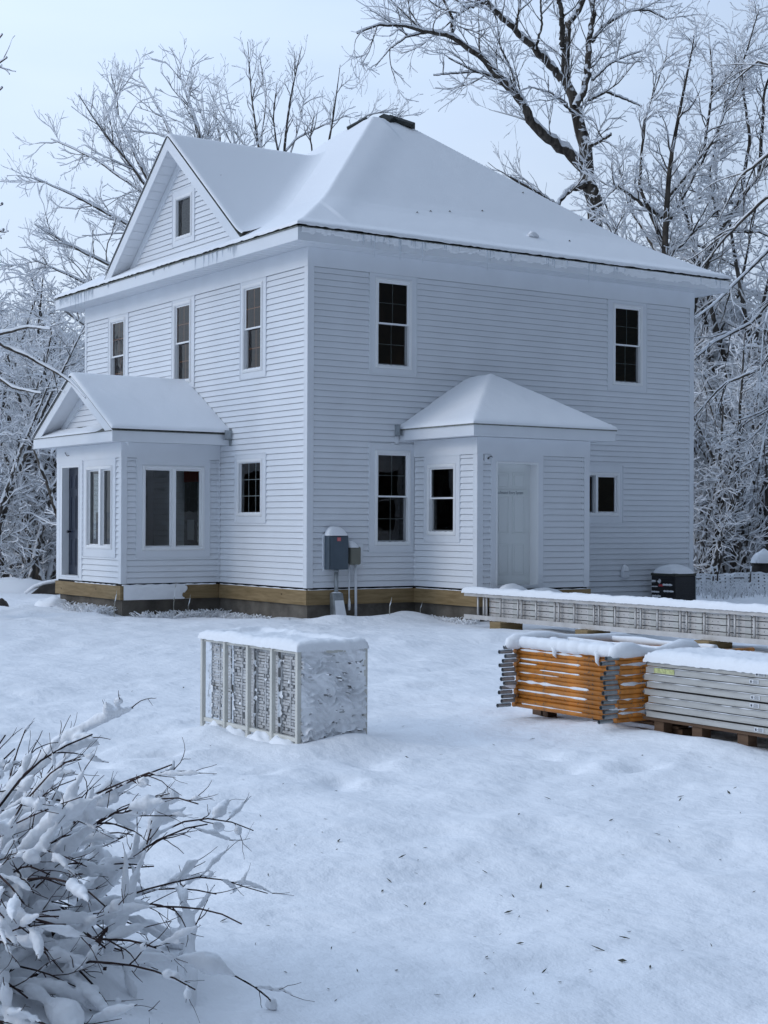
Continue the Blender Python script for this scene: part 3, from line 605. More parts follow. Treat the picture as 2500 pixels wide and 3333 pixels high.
grid_mesh('roof_snow', np.concatenate([[QXF-.03, QXF-.025, QXF-.015, QXF], np.arange(QXF+.02, -.04, .05), [-.018]]), dense(Q0-.04, Q1+.04, .05), snow_p, SNOW, pr)
mb = MB(); mb.box(-.16, -.02, Q0-.10, Q0-.085, 3.04, 3.20); mb.box(-.16, -.02, Q0-.10, Q0-.02, 3.035, 3.045); mb.box(-.034, -.018, Q0-.07, Q0-.01, 2.93, 3.23); mb.build('kickout_flashing', GALV, house)
# ---- hipped porch roof
RX0, RX1, RY = 1.81, 4.82, -2.10; RS = .625
def hip2(X, Y): return 3.158+RS*np.minimum.reduce([X-RX0, RX1-X, Y-RY, np.full_like(X, 1.47)])
pr2 = grid_mesh('porch_roof', np.linspace(RX0, RX1, 30), np.linspace(RY, -.017, 24), hip2, SHINGLE, house)
mb = MB(); mb.box(RX0-.02, RX1+.02, RY-.02, RY+.02, 3.146, 3.166); mb.box(RX0-.02, RX0+.02, RY+.02, -.017, 3.146, 3.166); mb.box(RX1-.02, RX1+.02, RY+.02, -.017, 3.146, 3.166); mb.build('drip_edge', DRIP, pr2)
def snow_q(X, Y):
    d = np.minimum.reduce([X-(RX0-.03), (RX1+.03)-X, Y-(RY-.03)]); xc = np.clip(X, RX0, RX1); yc = np.maximum(Y, RY)
    a = -smax(-smax(-smax(-(xc-RX0), -(RX1-xc), .18)*-1*-1, -(yc-RY), .0001), -9, .0001) if False else np.minimum.reduce([xc-RX0, RX1-xc, yc-RY])
    a = np.minimum(a, 1.505)-.03*np.exp(-((a-1.5)/.12)**2)
    return 3.16+RS*a+.006+edge_t(d, .066, .07)*(1+.25*vnoise(X*3, Y*3, 61)+.12*vnoise(X*15, Y*15, 62))
grid_mesh('roof_snow', dense(RX0-.03, RX1+.03, .045), np.concatenate([[RY-.03, RY-.026, RY-.018, RY-.006], np.arange(RY+.01, -.03, .045), [-.018]]), snow_q, SNOW, pr2)
mb = MB(); mb.box(RX0, RX1, RY, RY+.02, 2.975, 3.146); mb.box(RX0, RX0+.02, RY+.02, -.017, 2.975, 3.146); mb.box(RX1-.02, RX1, RY+.02, -.017, 2.975, 3.146); mb.build('fascia', TRIM, house)
mb = MB(); mb.box(RX0+.02, RX1-.02, RY+.02, QY-.033, 2.98, 2.99); mb.box(RX0+.02, QX0-.033, QY-.033, -.017, 2.98, 2.99); mb.box(QX1+.033, RX1-.02, QY-.033, -.017, 2.98, 2.99); mb.build('soffit', SOFFIT, house)
mb = MB(); mb.box(RX0-.10, RX0-.085, -.16, -.02, 3.05, 3.24); mb.box(RX0-.10, RX0-.02, -.16, -.02, 3.045, 3.055); mb.build('kickout_flashing', GALV, house)
mb = MB(); mb.box(RX0-.10, RX0-.03, -.03, -.018, 2.87, 3.1); mb.box(1.62, RX0-.03, -.028, -.018, 2.915, 2.93); mb.build('trim_channel', TRIM, house)
# ---- frosty snow stuck on the long fascia
nx, nz2 = 700, 9
X, Zz = np.meshgrid(np.linspace(-OV+.06, HL+OV-.02, nx), np.linspace(6.12, 6.292, nz2), indexing='ij')
lo = 6.19+.06*vnoise(X*3, X*0, 71)+.05*vnoise(X*13, X*0, 72)-.03*np.exp(-((X-HL)/2)**2)
Yy = -OV-np.where(Zz > lo, .012+.016*(vnoise(X*9, Zz*16, 73)+.5)+.012*vnoise(X*30, Zz*40, 74), -.01)
V = np.stack([X, Yy, Zz], -1).reshape(-1, 3); i, j = np.meshgrid(np.arange(nx-1), np.arange(nz2-1), indexing='ij'); a = i*nz2+j
mesh_np('plastered_snow', V, np.stack([a, a+nz2, a+nz2+1, a+1], -1).reshape(-1, 4), SNOW, house)
# ---- icicles
ic = MB(); ic.tube([(0, 0, .02), (0, 0, 0), (.001, 0, -.3), (0, .001, -.65), (0, 0, -1)], [.012, .011, .008, .0045, .001], 6)
ic0 = ic.build('icicle', ICE, house, smooth=True); first = True
spots = []
for k in range(34): spots.append((-OV-.012, 7.55+random.random()*1.5 if k < 26 else 8.9+random.random()*.5, ZE-.02, .08+.22*random.random()*(1 if k < 26 else .5)))
for k in range(14): spots.append((-OV-.012, 1.5+random.random()*1.9, ZE-.02, .06+.17*random.random()))
for k in range(8): spots.append((-OV-.012, 3.5+random.random()*3.5, ZE-.02, .04+.06*random.random()))
for k in range(42):
    u = random.random(); x_ = .6+5.2*u if k < 34 else 5.5+3.5*random.random(); spots.append((x_, -OV-.03, ZE-.02, (.06+.12*random.random()) if k % 7 else .34))
for (x_, y_, z_, l_) in spots:
    o = ic0 if first else ic0.copy()
    if not first: COL.objects.link(o); o.parent = house
    first = False; o.location = (x_, y_, z_); o.scale = (.9, .9, l_)
# ---- service equipment on the wall
def lump(name, c, rx, ry, h, m=SNOW, parent=None, n=22, sq=2.6, seed=0, skew=(0, 0), noise=.12):
    us = np.linspace(-1, 1, n); U, Vv = np.meshgrid(us, us, indexing='ij')
    # square-to-disc mapped cap
    X = U; Y = Vv; r = (np.abs(X)**sq+np.abs(Y)**sq)**(1/sq); X2 = np.where(r > 1, X/r, X); Y2 = np.where(r > 1, Y/r, Y); r2 = np.minimum(r, 1)
    Z = h*np.power(np.clip(1-r2**2, 0, 1), .62)*(1+noise*2*vnoise(U*2.2+seed, Vv*2.2, seed))
    V = np.stack([c[0]+X2*rx+skew[0]*Z, c[1]+Y2*ry+skew[1]*Z, c[2]+Z], -1).reshape(-1, 3); i, j = np.meshgrid(np.arange(n-1), np.arange(n-1), indexing='ij'); a = i*n+j
    return mesh_np(name, V, np.stack([a, a+n, a+n+1, a+1], -1).reshape(-1, 4), m, parent)
MB().box(.275, .32, -.05, -.016, .79, 1.385).box(.32, 1.06, -.04, -.016, .85, 1.235).build('mounting_board', TRIM, house)
ep = MB().box(.30, .675, -.19, -.04, .806, 1.366).build('electric_panel', PANELG, house, bevel=.006); ep['label'] = 'dark grey electric panel box with a red label'
MB().box(.335, .668, -.204, -.1905, .815, 1.345).build('panel_cover', PANELG, ep, bevel=.003)
MB().box(.45, .522, -.2065, -.2045, 1.275, 1.335).build('red_label', REDL, ep)
mb = MB()
for k in range(4): mb.box(.458, .514, -.2075, -.2068, 1.283+k*.013, 1.289+k*.013)
mb.build('label_print', mat('label_print_pink', (.7, .35, .36), .5), ep)
lump('snow_cap', (.485, -.115, 1.364), .20, .09, .16, parent=ep, sq=3.5, skew=(-.15, .1), seed=3)
bb = MB().box(.745, .955, -.16, -.04, .882, 1.178).build('meter_box', BEIGE, house, bevel=.028); bb['label'] = 'small rounded beige utility box beside the electric panel'
lump('snow_cap', (.83, -.10, 1.165), .10, .07, .11, parent=bb, skew=(-.5, 0), seed=5)
mb = MB(); mb.tube([(.495, -.11, .43), (.495, -.11, .81)], .034, 12); mb.tube([(.495, -.11, .77), (.495, -.11, .805)], .043, 12); mb.build('conduit', GALV, house, smooth=True)
mb = MB(); mb.prism([(.415, -.22, -.08), (.645, -.22, -.08), (.645, -.05, -.08), (.415, -.05, -.08)], [(.405, -.15, .42), (.60, -.15, .42), (.60, -.05, .42), (.405, -.05, .42)]); hb = mb.build('conduit_hood', GALV, house, bevel=.006)
mb = MB(); mb.prism([(.425, -.228, -.02), (.64, -.228, -.02), (.64, -.222, -.02), (.425, -.222, -.02)], [(.43, -.172, .30), (.60, -.172, .30), (.60, -.166, .30), (.43, -.166, .30)]); mb.build('frost_sheet', SNOW, hb, bevel=.003)
lump('snow_cap', (.505, -.10, .42), .09, .05, .022, parent=hb)
mb = MB(); mb.tube([(.765, -.08, .16), (.765, -.08, .885)], .013, 8); mb.tube([(.765, -.08, .885), (.765, -.075, .9)], .02, 8); mb.tube([(.90, -.08, -.1), (.895, -.08, .6), (.89, -.08, .885)], .023, 10); mb.build('service_pipe', TRIM, house, smooth=True)
MB().tube([(.765, -.085, .13), (.76, -.09, .2), (.766, -.085, .26), (.765, -.08, .36)], [.018, .026, .022, .008], 8).build('pipe_snow', SNOW, house, smooth=True)
vt = MB().box(6.85, 7.03, -.10, -.016, .56, .70).build('wall_vent', TRIM, house, bevel=.02); lump('snow_cap', (6.94, -.06, .69), .085, .055, .11, parent=vt, seed=8)
MB().tube([(4.75, -.05, .36), (4.9, -.08, .45), (4.98, -.1, .56), (4.98, -.1, .70)], .008, 6).build('loose_cable', BLACK, house)
# snow on the doorstep
ds = thing('doorstep_planks', (2.95, -2.05, .32), 'low plank doorstep heaped with snow under the white side door', 'doorstep')
MB().box(-.62, .78, -.2, .2, -.36, .05).build('step', PALLET, ds, bevel=.01)
lump('snow_heap', (-.30, 0, .05), .34, .2, .24, parent=ds, seed=1); lump('snow_heap', (.36, 0, .05), .42, .2, .15, parent=ds, seed=2, sq=3)

# ------------------------------------------------------------------ things in the yard
# white slatted rack half drifted in
rk = thing('slatted_rack', (-7.5, -12.32, 0), 'white slatted plastic rack standing alone in the yard, plastered and capped with snow', 'rack')
RL, RD, RH = 1.46, .56, .70
def mk(*bx, name='post', m=PLASTIC, parent=None, bevel=.004):
    q = MB()
    for b in bx: q.box(*b)
    return q.build(name, m, parent, bevel=bevel)
for k, yy in enumerate((0, .36, .72, 1.08, 1.45)):
    p = mk((-.016, .018, yy-.016, yy+.016, -.06, RH), parent=rk)
    MB().tube([(0, yy, RH-.002), (0, yy, RH+.02)], [.016, .010], 8).build('end_cap', BLACK, p, smooth=True)
for yy in (0, 1.45): mk((RD-.016, RD+.016, yy-.016, yy+.016, -.06, RH), parent=rk)
mk((.0, .026, .0, 1.45, RH-.05, RH-.012), name='rail', parent=rk); mk((.0, .026, .0, 1.45, .03, .06), name='rail', parent=rk); mk((RD-.012, RD+.012, .0, 1.45, RH-.05, RH-.015), name='rail', parent=rk)
mk((.02, RD-.02, -.012, .012, RH-.05, RH-.015), name='rail', parent=rk)
for b in range(4):
    q = MB(); y0 = (0, .36, .72, 1.08)[b]+.016; y1 = y0+.335
    for k in range(27):
        z_ = .06+k*.0225; c = y0+.02
        while c < y1:
            l_ = .03+.11*rng.random(); q.box(.060+.010*rng.random(), .076, c, min(c+l_, y1), z_, z_+.015+.006*rng.random()); c += l_+.005+(.03*rng.random() if rng.random() < .5 else 0)
    for c in (y0+.01, (y0+y1)/2+.02, y1-.02): q.box(.060, .074, c, c+.01, .05, RH-.04)
    q.build('slat_panel', MESHP, rk)
    if b < 3: MB().box(.080, .086, y0-.01, y1+.02, .04, RH-.05).build('back_sheet', MESHP, rk)
    q = MB(); q.box(.095, .11, y0-.01, y1+.02, .32, .37) if b != 3 else q.box(.095, .11, y0-.01, y1+.02, .27, .33); q.build('cross_bar', mat('tan_bar', (.22, .19, .14), .7), rk)
    # ragged snow clinging to the panel: strong near the posts
    V = []; n1, n2 = 46, 70; Yg, Zg = np.meshgrid(np.linspace(y0-.02, y1+.02, n1), np.linspace(.05, RH-.05, n2), indexing='ij')
    e = np.minimum(Yg-y0, y1-Yg); nn = vnoise(Yg*26+b*7, Zg*58, 81)+.6*vnoise(Yg*9, Zg*14+b, 82)
    xx = .052-.020*nn
    cov = ((nn+.34-6*np.clip(y1+.0-Yg, 0, .12)) > .34) | (nn > .56); Vv = np.stack([xx, Yg, Zg], -1).reshape(-1, 3)
    i, j = np.meshgrid(np.arange(n1-1), np.arange(n2-1), indexing='ij'); a = i*n2+j; F = np.stack([a, a+n2, a+n2+1, a+1], -1).reshape(-1, 4); cf = cov.ravel()
    mesh_np('clinging_snow', Vv, F[cf[F].sum(1) >= 3], SNOW, rk)
    lump('drift', (.01, y0+.17-.03*(b % 2), -.03), .09, .20, .075-.004*b, parent=rk, sq=2.1, seed=b+3, noise=.5, skew=(0, .35))
# back panel, seen through the gaps
q = MB()
for k in range(26): q.box(RD-.006, RD+.006, .03, 1.0, .06+k*.024, .074+k*.024)
q.build('slat_panel', MESHP, rk)
# end panel plastered with snow (ripples with small holes)
n1, n2 = 120, 150; Xg, Zg = np.meshgrid(np.linspace(.015, RD-.006, n1), np.linspace(-.03, RH-.01, n2), indexing='ij')
wv = Zg*19+1.1*vnoise(Xg*9, Zg*4, 91)+.9*vnoise(Xg*26, Zg*12, 92); fr_ = wv-np.floor(wv)
yy = -.012-.048*np.power(1-fr_, 1.6)*np.clip(.35+1.5*vnoise(Xg*6+3, Zg*9, 93)+.45*(1-Zg/RH), 0, 1)-.016*vnoise(Xg*24, Zg*30, 94)-.018*vnoise(Xg*11, Zg*14, 97)-.035*np.clip(.25-Zg, 0, .3)
hole = (vnoise(Xg*22, Zg*42, 95)+.25*(Xg/RD)+.25*(fr_ > .86) > .70)
i, j = np.meshgrid(np.arange(n1-1), np.arange(n2-1), indexing='ij'); a = i*n2+j; F = np.stack([a, a+n2, a+n2+1, a+1], -1).reshape(-1, 4)
mesh_np('plastered_snow', np.stack([Xg, yy, Zg], -1).reshape(-1, 3), F[~(hole.ravel()[F].any(1))], SNOW, rk)
q = MB()
for k in range(26): q.box(.02, RD-.02, -.006, .0, .05+k*.024, .060+k*.024)
for k in range(5): q.box(.04+.11*k, .05+.11*k, -.004, .004, .04, RH-.05)
q.build('slat_panel', MESHP, rk)
def slab(name, x0, x1, y0, y1, z, t, m, parent, step=.02, seed=0, amp=.25, hollow=0, sag=0, r=None):
    r = r or t
    def dn(a, b): return np.unique(np.round(np.concatenate([a+np.array([0, .06, .2, .45, .8])*r*.9, np.arange(a+r, b-r, step), b-np.array([.8, .45, .2, .06, 0])*r*.9]), 5))
    def f(X, Y):
        d = np.minimum.reduce([X-x0, x1-X, Y-y0, y1-Y]); n = vnoise(X*5+seed, Y*5, seed)+.45*vnoise(X*22, Y*22, seed+1)+.5*vnoise(X*48, Y*48, seed+2)
        h = edge_t(d, t, r)*(1+amp*n)
        if hollow: h = h*(1-hollow*np.clip((d-.07)/.06, 0, 1)*(.6+.9*vnoise(X*3, Y*9, seed+3)))
        return z+h-.010*(d < r*.1)*(1+.8*vnoise(X*40, Y*40, seed+5))
    return grid_mesh(name, dn(x0, x1), dn(y0, y1), f, m, parent)
slab('snow_cap', -.030, RD+.022, -.032, 1.485, RH-.018, .062, SNOW, rk, seed=5, hollow=.55, amp=.4)

# orange scaffold frames
SX, SY0, SY1 = -5.12, -11.83, -13.05
pl1 = thing('wooden_pallet', (-4.4, -12.4, 0), 'wooden pallet under the stack of orange scaffold frames', 'pallet')
for yy in (-.90, -.05, .70):
    q = mk((-.45, -.30, yy-.5+.38, yy-.5+.52, -.05, .06), name='block', m=PALLET, parent=pl1)
for yy in (.52,): mk((-.45, -.35, yy, yy+.09, -.05, .06), name='block', m=PALLET, parent=pl1)
mk((-.47, -.36, -1.0, .62, .060, .080), name='deck_board', m=PALLET, parent=pl1); mk((-.1, .1, -1.0, .62, .060, .080), name='deck_board', m=PALLET, parent=pl1); mk((.3, .5, -1.0, .62, .060, .080), name='deck_board', m=PALLET, parent=pl1)
mk((-.46, -.40, -1.0, .60, -.05, -.035), name='deck_board', m=PALLET, parent=pl1)
NF = 14; DZ = .0362
for k in range(NF):
    jx = .009*rng.standard_normal(); jy = .012*rng.standard_normal(); jp = (-.035 if k % 3 == 0 else .015)+.014*rng.standard_normal()
    z_ = .104+k*DZ
    num = ('bottom', 'second from bottom', 'third from bottom', 'fourth from bottom', 'fifth from bottom', 'sixth from bottom', 'seventh from bottom', 'seventh from top', 'sixth from top', 'fifth from top', 'fourth from top', 'third from top', 'second from top', 'top')[k]
    fr = thing('scaffold_section', (SX, (SY0+SY1)/2, z_), ('orange tubular scaffold frame, %s of the stack on the pallet' % num) if k < 13 else 'topmost orange scaffold frame of the stack, buried under thick snow', 'scaffold frame', 'orange scaffold frames stacked flat on a pallet')
    h = (SY0-SY1)/2; r = .0202; jw = .008
    for sg in (1, -1):
        MB().tube([(-.03+jx, sg*h+jy, 0), (1.42+jx, sg*h+jy, 0)], r, 10).build('leg', ORANGE, fr, smooth=True)
        x0 = -.035+jp
        pn = MB().tube([(x0, sg*h+jy, 0), (x0-.13, sg*h+jy, 0)], .0165, 12, cap=False); pn.tube([(x0-.13, sg*h+jy, 0), (x0-.02, sg*h+jy, 0)], .012, 12, cap=False)
        pn.build('coupling_pin', GALV, fr, smooth=True)
    MB().tube([(jx, h+jy, 0), (jx, -h+jy, 0)], r, 10).build('cross_bar', ORANGE, fr, smooth=True)
    MB().tube([(jx+.5, h+jy, 0), (jx+.5, -h+jy, 0)], r, 8).build('cross_bar', ORANGE, fr, smooth=True)
    MB().tube([(jx+1.0, h+jy, 0), (jx+1.0, -h+jy, 0)], r, 8).build('cross_bar', ORANGE, fr, smooth=True)
    def strip(y0, y1, rr=.012, dx=-.012):
        n = max(6, int(abs(y1-y0)/.02)); P = [(jx+dx, y0+(y1-y0)*t/n, r*.75) for t in range(n+1)]
        rad = [rr*.7*(.35+.9*abs(vn)) for vn in [float(vnoise(np.array(t*.22+k*5.), np.array(k*1.), 7))+.5 for t in range(n+1)]]; rad[0] = rad[-1] = .002
        MB().tube(P, rad, 8).build('snow_strip', SNOW, fr, smooth=True)
    if k in (0,): strip(h-.06, h-.80, .010)
    if k in (3,): strip(h-.02, h-.86, .015)
    if k in (5,): strip(h-.0, h-.88, .018)
    if k in (7,): strip(h-.03, h-.52, .013)
    if k in (8,): strip(h-.30, h-.78, .010); 
    if k in (9, 10): strip(h-.02, h-.76 if k == 10 else h-.25, .014 if k == 10 else .008)
    if k in (12,): strip(h-.04, h-.80, .013); 
    if k in (2, 4, 7, 9, 11, 1):
        n = 12; x0 = -.12+jx+.1*(k % 2); P = [(x0+.38*t/n, -h+jy-.006, r*.8) for t in range(n+1)]
        MB().tube(P, [.004]+[.013+.014*float(vnoise(np.array(t*.5), np.array(k*2.), 9)) for t in range(1, n)]+[.003], 8).build('snow_strip', SNOW, fr, smooth=True)
    if k in (4, 13):
        P = [(-.15+jx+.03*t, h+jy, r*.7-.002*t) for t in range(6)]; MB().tube(P, [.006, .018, .022, .024, .02, .008], 8).build('snow_strip', SNOW, fr, smooth=True)
    if k == 13:
        def roll(pts, rad, name='snow_roll', S=14):
            n = len(pts); q = MB(); q.tube(pts, rad, S); o = q.build(name, SNOW, fr, smooth=True); return o
        n = 60; P = [(-.0+.004*math.sin(t), h-.02-(2*h-.06)*t/n, .042) for t in range(n+1)]
        roll(P, [.02]+[.050+.016*float(vnoise(np.array(t*.12), np.array(2.), 3))+.006*float(vnoise(np.array(t*.45), np.array(4.), 3)) for t in range(1, n)]+[.02])
        roll([(-.13, h, .0), (-.09, h, .03), (-.03, h, .045), (.06, h-.02, .05), (.16, h-.01, .055), (.3, h, .05), (.5, h, .035), (.8, h, .03), (1.1, h, .03), (1.4, h, .02)], [.012, .05, .065, .06, .065, .07, .05, .045, .045, .01])
        roll([(-.10, -h+.01, .005), (-.05, -h+.02, .04), (.02, -h+.01, .055), (.10, -h, .055), (.2, -h, .04), (.35, -h, .03), (.5, -h, .045), (.62, -h, .06), (.75, -h, .05), (.85, -h, .02)], [.02, .05, .065, .06, .04, .03, .045, .06, .05, .01])
        for xx in (.5, 1.0): n = 30; roll([(xx, h-2*h*t/n, .03) for t in range(n+1)], [.03+.014*float(vnoise(np.array(t*.4), np.array(xx*9), 3)) for t in range(n+1)])
        n = 30; roll([(.22+.02*math.sin(t), h-.1-(2*h-.4)*t/n, .03) for t in range(n+1)], [.02]+[.045+.03*float(vnoise(np.array(t*.3), np.array(19.), 3)) for t in range(1, n)]+[.01])
        for (yy, l_) in ((-.38, .075), (.12, .05)): roll([(-.035, yy, .03), (-.04, yy-.01, .0), (-.038, yy-.005, -l_*.6), (-.03, yy-.02, -l_)], [.025, .02, .014, .004])

# aluminium planks on their own pallet
AX, AY = -4.985, -13.18
pl2 = thing('wooden_pallet', (-4.7, -14.2, 0), 'long wooden pallet under the stack of grey aluminium planks', 'pallet')
mk((-.275, -.14, -1.3, 1.07, .115, .140), name='deck_board', m=PALLET, parent=pl2); mk((-.0, .14, -1.3, 1.07, .115, .140), name='deck_board', m=PALLET, parent=pl2); mk((.22, .36, -1.3, 1.07, .115, .140), name='deck_board', m=PALLET, parent=pl2)
for yy in (.86, .47, .03, -.45, -.95): mk((-.262, -.17, yy, yy+.10, -.06, .114), name='block', m=PALLET, parent=pl2); mk((.2, .3, yy, yy+.10, -.06, .114), name='block', m=PALLET, parent=pl2)
mk((-.27, .34, -1.28, 1.05, -.06, -.045), name='deck_board', m=PALLET, parent=pl2)
NP_ = 8; pw = .58
for k in range(NP_):
    z_ = .143+k*.0545; jy = (0, .012, -.02, .018, .0, .022, .008, -.01)[k]; jx = .004*rng.standard_normal()
    num = ('bottom', 'second from bottom', 'third from bottom', 'fourth from bottom', 'fourth from top', 'third from top', 'second from top', 'top')[k]
    lab = 'grey aluminium scaffold plank, %s of the stack beside the orange frames' % num
    if k == 7: lab = 'topmost grey aluminium plank of the stack, carrying a thick slab of snow'
    if k == 6: lab = 'grey aluminium plank with a faded yellow label, second from top of its stack'
    pk_ = thing('scaffold_plank', (AX+jx, AY+jy, z_), lab, 'scaffold plank', 'aluminium scaffold planks stacked on a pallet')
    # C-shaped side rail, deck, end hooks
    q = MB(); q.box(0, .004, -2.13, 0, .0, .041); q.box(0.0045, .02, -2.13, 0, .0, .004); q.box(.0045, .02, -2.13, 0, .037, .041); q.box(-.003, -.0005, -2.13, 0, .035, .041); q.box(-.003, -.0005, -2.13, 0, .0, .006)
    q.build('side_rail', ALU, pk_)
    mk((.02, pw-.02, -2.13, 0, .030, .035), name='deck', m=ALU, parent=pk_, bevel=0); mk((pw-.004, pw, -2.13, 0, .0, .045), name='side_rail', m=ALU, parent=pk_, bevel=0)
    mk((.004, pw-.004, -.006, -.001, .004, .036), name='end_plate', m=ALU, parent=pk_, bevel=0)
    if k % 2 == 1 or k in (0, 4):
        for xx in (.03, pw-.05):
            MB().tube([(xx, 0, .03), (xx, .025, .034), (xx, .04, .022), (xx, .036, .004)], .006, 8).build('hook', GALV, pk_, smooth=True)
    if k in (7, 6, 3, 4, 0):
        yy = -(1.07, 1.01, 1.07, 1.05, 1.03, 0, 1.03, 1.07)[k]
        MB().box(-.0045, -.0031, yy-.085, yy, .008, .037).build('paper_label', PAPER, pk_)
        q = MB()
        for t in range(4): q.box(-.0052, -.0046, yy-.075, yy-.03-.008*(t % 2), .012+.006*t, .0145+.006*t)
        q.box(-.0052, -.0046, yy-.022, yy-.008, .014, .030); q.build('label_print', INK, pk_)
    if k == 6: MB().box(-.0045, -.0031, -.30, -.09, .004, .040).build('yellow_label', YELLOW, pk_)
    if k in (6, 5, 4, 2, 1):
        n = 70; P = [(-.002, -.02-1.5*t/n, .046) for t in range(n+1)]
        MB().tube(P, [.0015+.0045*max(0, float(vnoise(np.array(t*.25+k), np.array(k*3.), 6))+.3) for t in range(n+1)], 6).build('frost', SNOW, pk_, smooth=True)
    if k == 7:
        slab('snow_cap', -.022, pw+.02, -2.2, .03, .038, .078, SNOW, pk_, step=.016, seed=15, amp=.22)

# extension ladder lying on its side
LX = 1.40
la = thing('extension_ladder', (LX, -2.42, .10), 'long aluminium extension ladder lying on its edge with snow along its top rail', 'ladder')
q = MB()
for z0 in (.0, .35):
    q = MB(); q.box(-.012, .0, -7.8, 0, z0, z0+.066); q.box(.0005, .05, -7.8, 0, z0 if z0 == 0 else z0+.060, z0+.006 if z0 == 0 else z0+.066); q.build('side_rail', ALUL, la)
for yr in (-2.734, -2.869, -2.95, -3.292, -3.711, -3.794, -4.133, -4.55, -4.64, -4.969, -5.384, -5.486, -5.82, -6.231, -6.335, -6.652, -7.077, -7.186, -7.5, -7.924, -8.033, -8.348, -8.77, -8.88, -9.2, -9.62, -9.73):
    x_ = .022 if int(abs(yr)*100) % 2 else .03
    MB().tube([(x_, yr+2.42, .005), (x_, yr+2.42, .352)], .0165, 10).build('rung', ALUL, la, smooth=True)
slab('rail_snow', -.045, .10, -7.85, .035, .408, .085, SNOW, la, step=.02, seed=25, amp=.25, r=.06)
slab('rail_snow', -.008, .055, -7.75, .02, .007, .022, SNOW, la, step=.02, seed=29, amp=1.0, r=.02)
for k in range(4):
    z_ = .132+k*.084; seg = thing('stored_plank', (1.475, -2.95, z_), ('perforated aluminium plank behind the ladder, %s of four' % ('lowest', 'third from top', 'second from top', 'topmost')[k]), 'scaffold plank', 'perforated planks stacked behind the ladder')
    q = MB(); q.box(.0, .012, -6.9, 0, 0, .072); 
    q.build('side_rail', ALUL, seg); mk((.012, .46, -6.9, 0, .055, .065), name='deck', m=ALUL, parent=seg, bevel=0)
    q = MB()
    for t in range(16):
        y_ = -.22-.42*t; MB().box(-.012, -.0005, y_-.05, y_+.05, .0, .070).build('bracket', ALU, seg)
    q = MB()
    for t in range(70): y_ = -.08-.097*t; q.poly((-.0006, y_, .030), (-.0006, y_-.014, .030), (-.0006, y_-.014, .042), (-.0006, y_, .042))
    q.build('perforation', BLACK if k < 0 else mat('hole_shadow', (.12, .12, .12), .8) if k == 0 else bpy.data.materials['hole_shadow'], seg)
    if k == 3: slab('snow_cap', -.01, .47, -6.95, .03, .064, .075, SNOW, seg, step=.03, seed=35, amp=.25, r=.06)
for k, yb in enumerate((-3.35, -5.3, -7.6, -9.7)):
    b_ = mk((-.18, .25, -.13, .13, -.15, .095), name='wood_block', m=WOOD); b_.location = (1.45, yb, 0)
    tag(b_, ('wooden block under the free end of the ladder', 'wooden block holding up the ladder behind the orange frames', 'wooden block under the ladder behind the planks', 'wooden block under the far right part of the ladder')[k], 'block', 'blocks carrying the ladder')

# air conditioner
ac = thing('air_conditioner', (7.463, -.85, 0), 'dark outdoor air conditioner unit with a domed snow cap by the wall', 'air conditioner')
AD = mat('dark_unit_paint', (.020, .020, .024), .45)
mk((.0, .53, .0, .63, -.2, .60), name='body', m=AD, parent=ac, bevel=.012); mk((-.012, .542, -.012, .642, .60, .655), name='top_panel', m=mat('olive_unit_top', (.045, .045, .035), .5), parent=ac, bevel=.012)
q = MB()
for k in range(14): q.box(-.010, -.001, .02, .61, -.05+k*.045, -.03+k*.045)
q.build('grille', BLACK, ac)
q = MB()
for k in range(9): q.box(.02, .51, -.006, -.001, .05+k*.055, .056+k*.055)
q.build('vent_slot', BLACK, ac); mk((.515, .532, -.014, -.001, -.1, .59), name='corner_post', m=GALV, parent=ac, bevel=.003)
lump('snow_cap', (.265, .315, .65), .285, .335, .17, parent=ac, sq=5, seed=4, noise=.04)
for (y0, y1, z_, r_) in ((.32, .06, .44, .020), (.60, .50, .50, .022), (.30, .02, .32, .018), (.62, .40, .30, .016), (.60, .36, .22, .022), (.62, .45, .40, .010)):
    n = 10; MB().tube([(-.012, y0+(y1-y0)*t/n, z_) for t in range(n+1)], [.003]+[r_*(.6+.6*abs(math.sin(t*2.1+y0*9))) for t in range(1, n)]+[.003], 7).build('snow_strip', SNOW, ac, smooth=True)
MB().tube([(-.02, .38, .47), (-.025, .40, .50), (-.02, .38, .54)], [.02, .045, .02], 10).build('snow_strip', SNOW, ac, smooth=True)
MB().box(-.014, -.0105, .30, .42, .405, .445).build('red_label', REDL, ac)

# ------------------------------------------------------------------ trees
def tubes_np(P, Rr, S):
    T = np.gradient(P, axis=1); T /= np.linalg.norm(T, axis=2, keepdims=True)+1e-9
    m = np.abs(T[:, :, 2].mean(1)) < .85; ref = np.where(m[:, None], np.array([0, 0, 1.]), np.array([1., 0, 0]))[:, None, :]
    A = np.cross(T, np.broadcast_to(ref, T.shape)); A /= np.linalg.norm(A, axis=2, keepdims=True)+1e-9; B = np.cross(T, A)
    an = np.arange(S)*2*np.pi/S; V = P[:, :, None]+Rr[:, :, None, None]*(A[:, :, None]*np.cos(an)[:, None]+B[:, :, None]*np.sin(an)[:, None])
    n, K = P.shape[:2]; b = (np.arange(n)*K*S)[:, None, None]; i = (np.arange(K-1)*S)[None, :, None]; k = np.arange(S)[None, None, :]; k2 = (k+1) % S
    F = np.stack([b+i+k, b+i+k2, b+i+S+k2, b+i+S+k], -1).reshape(-1, 4); return V.reshape(-1, 3), F
def join(L_):
    off = 0; Vs = []; Fs = []
    for V, F in L_: Vs.append(V); Fs.append(F+off); off += len(V)
    return np.concatenate(Vs), np.concatenate(Fs)
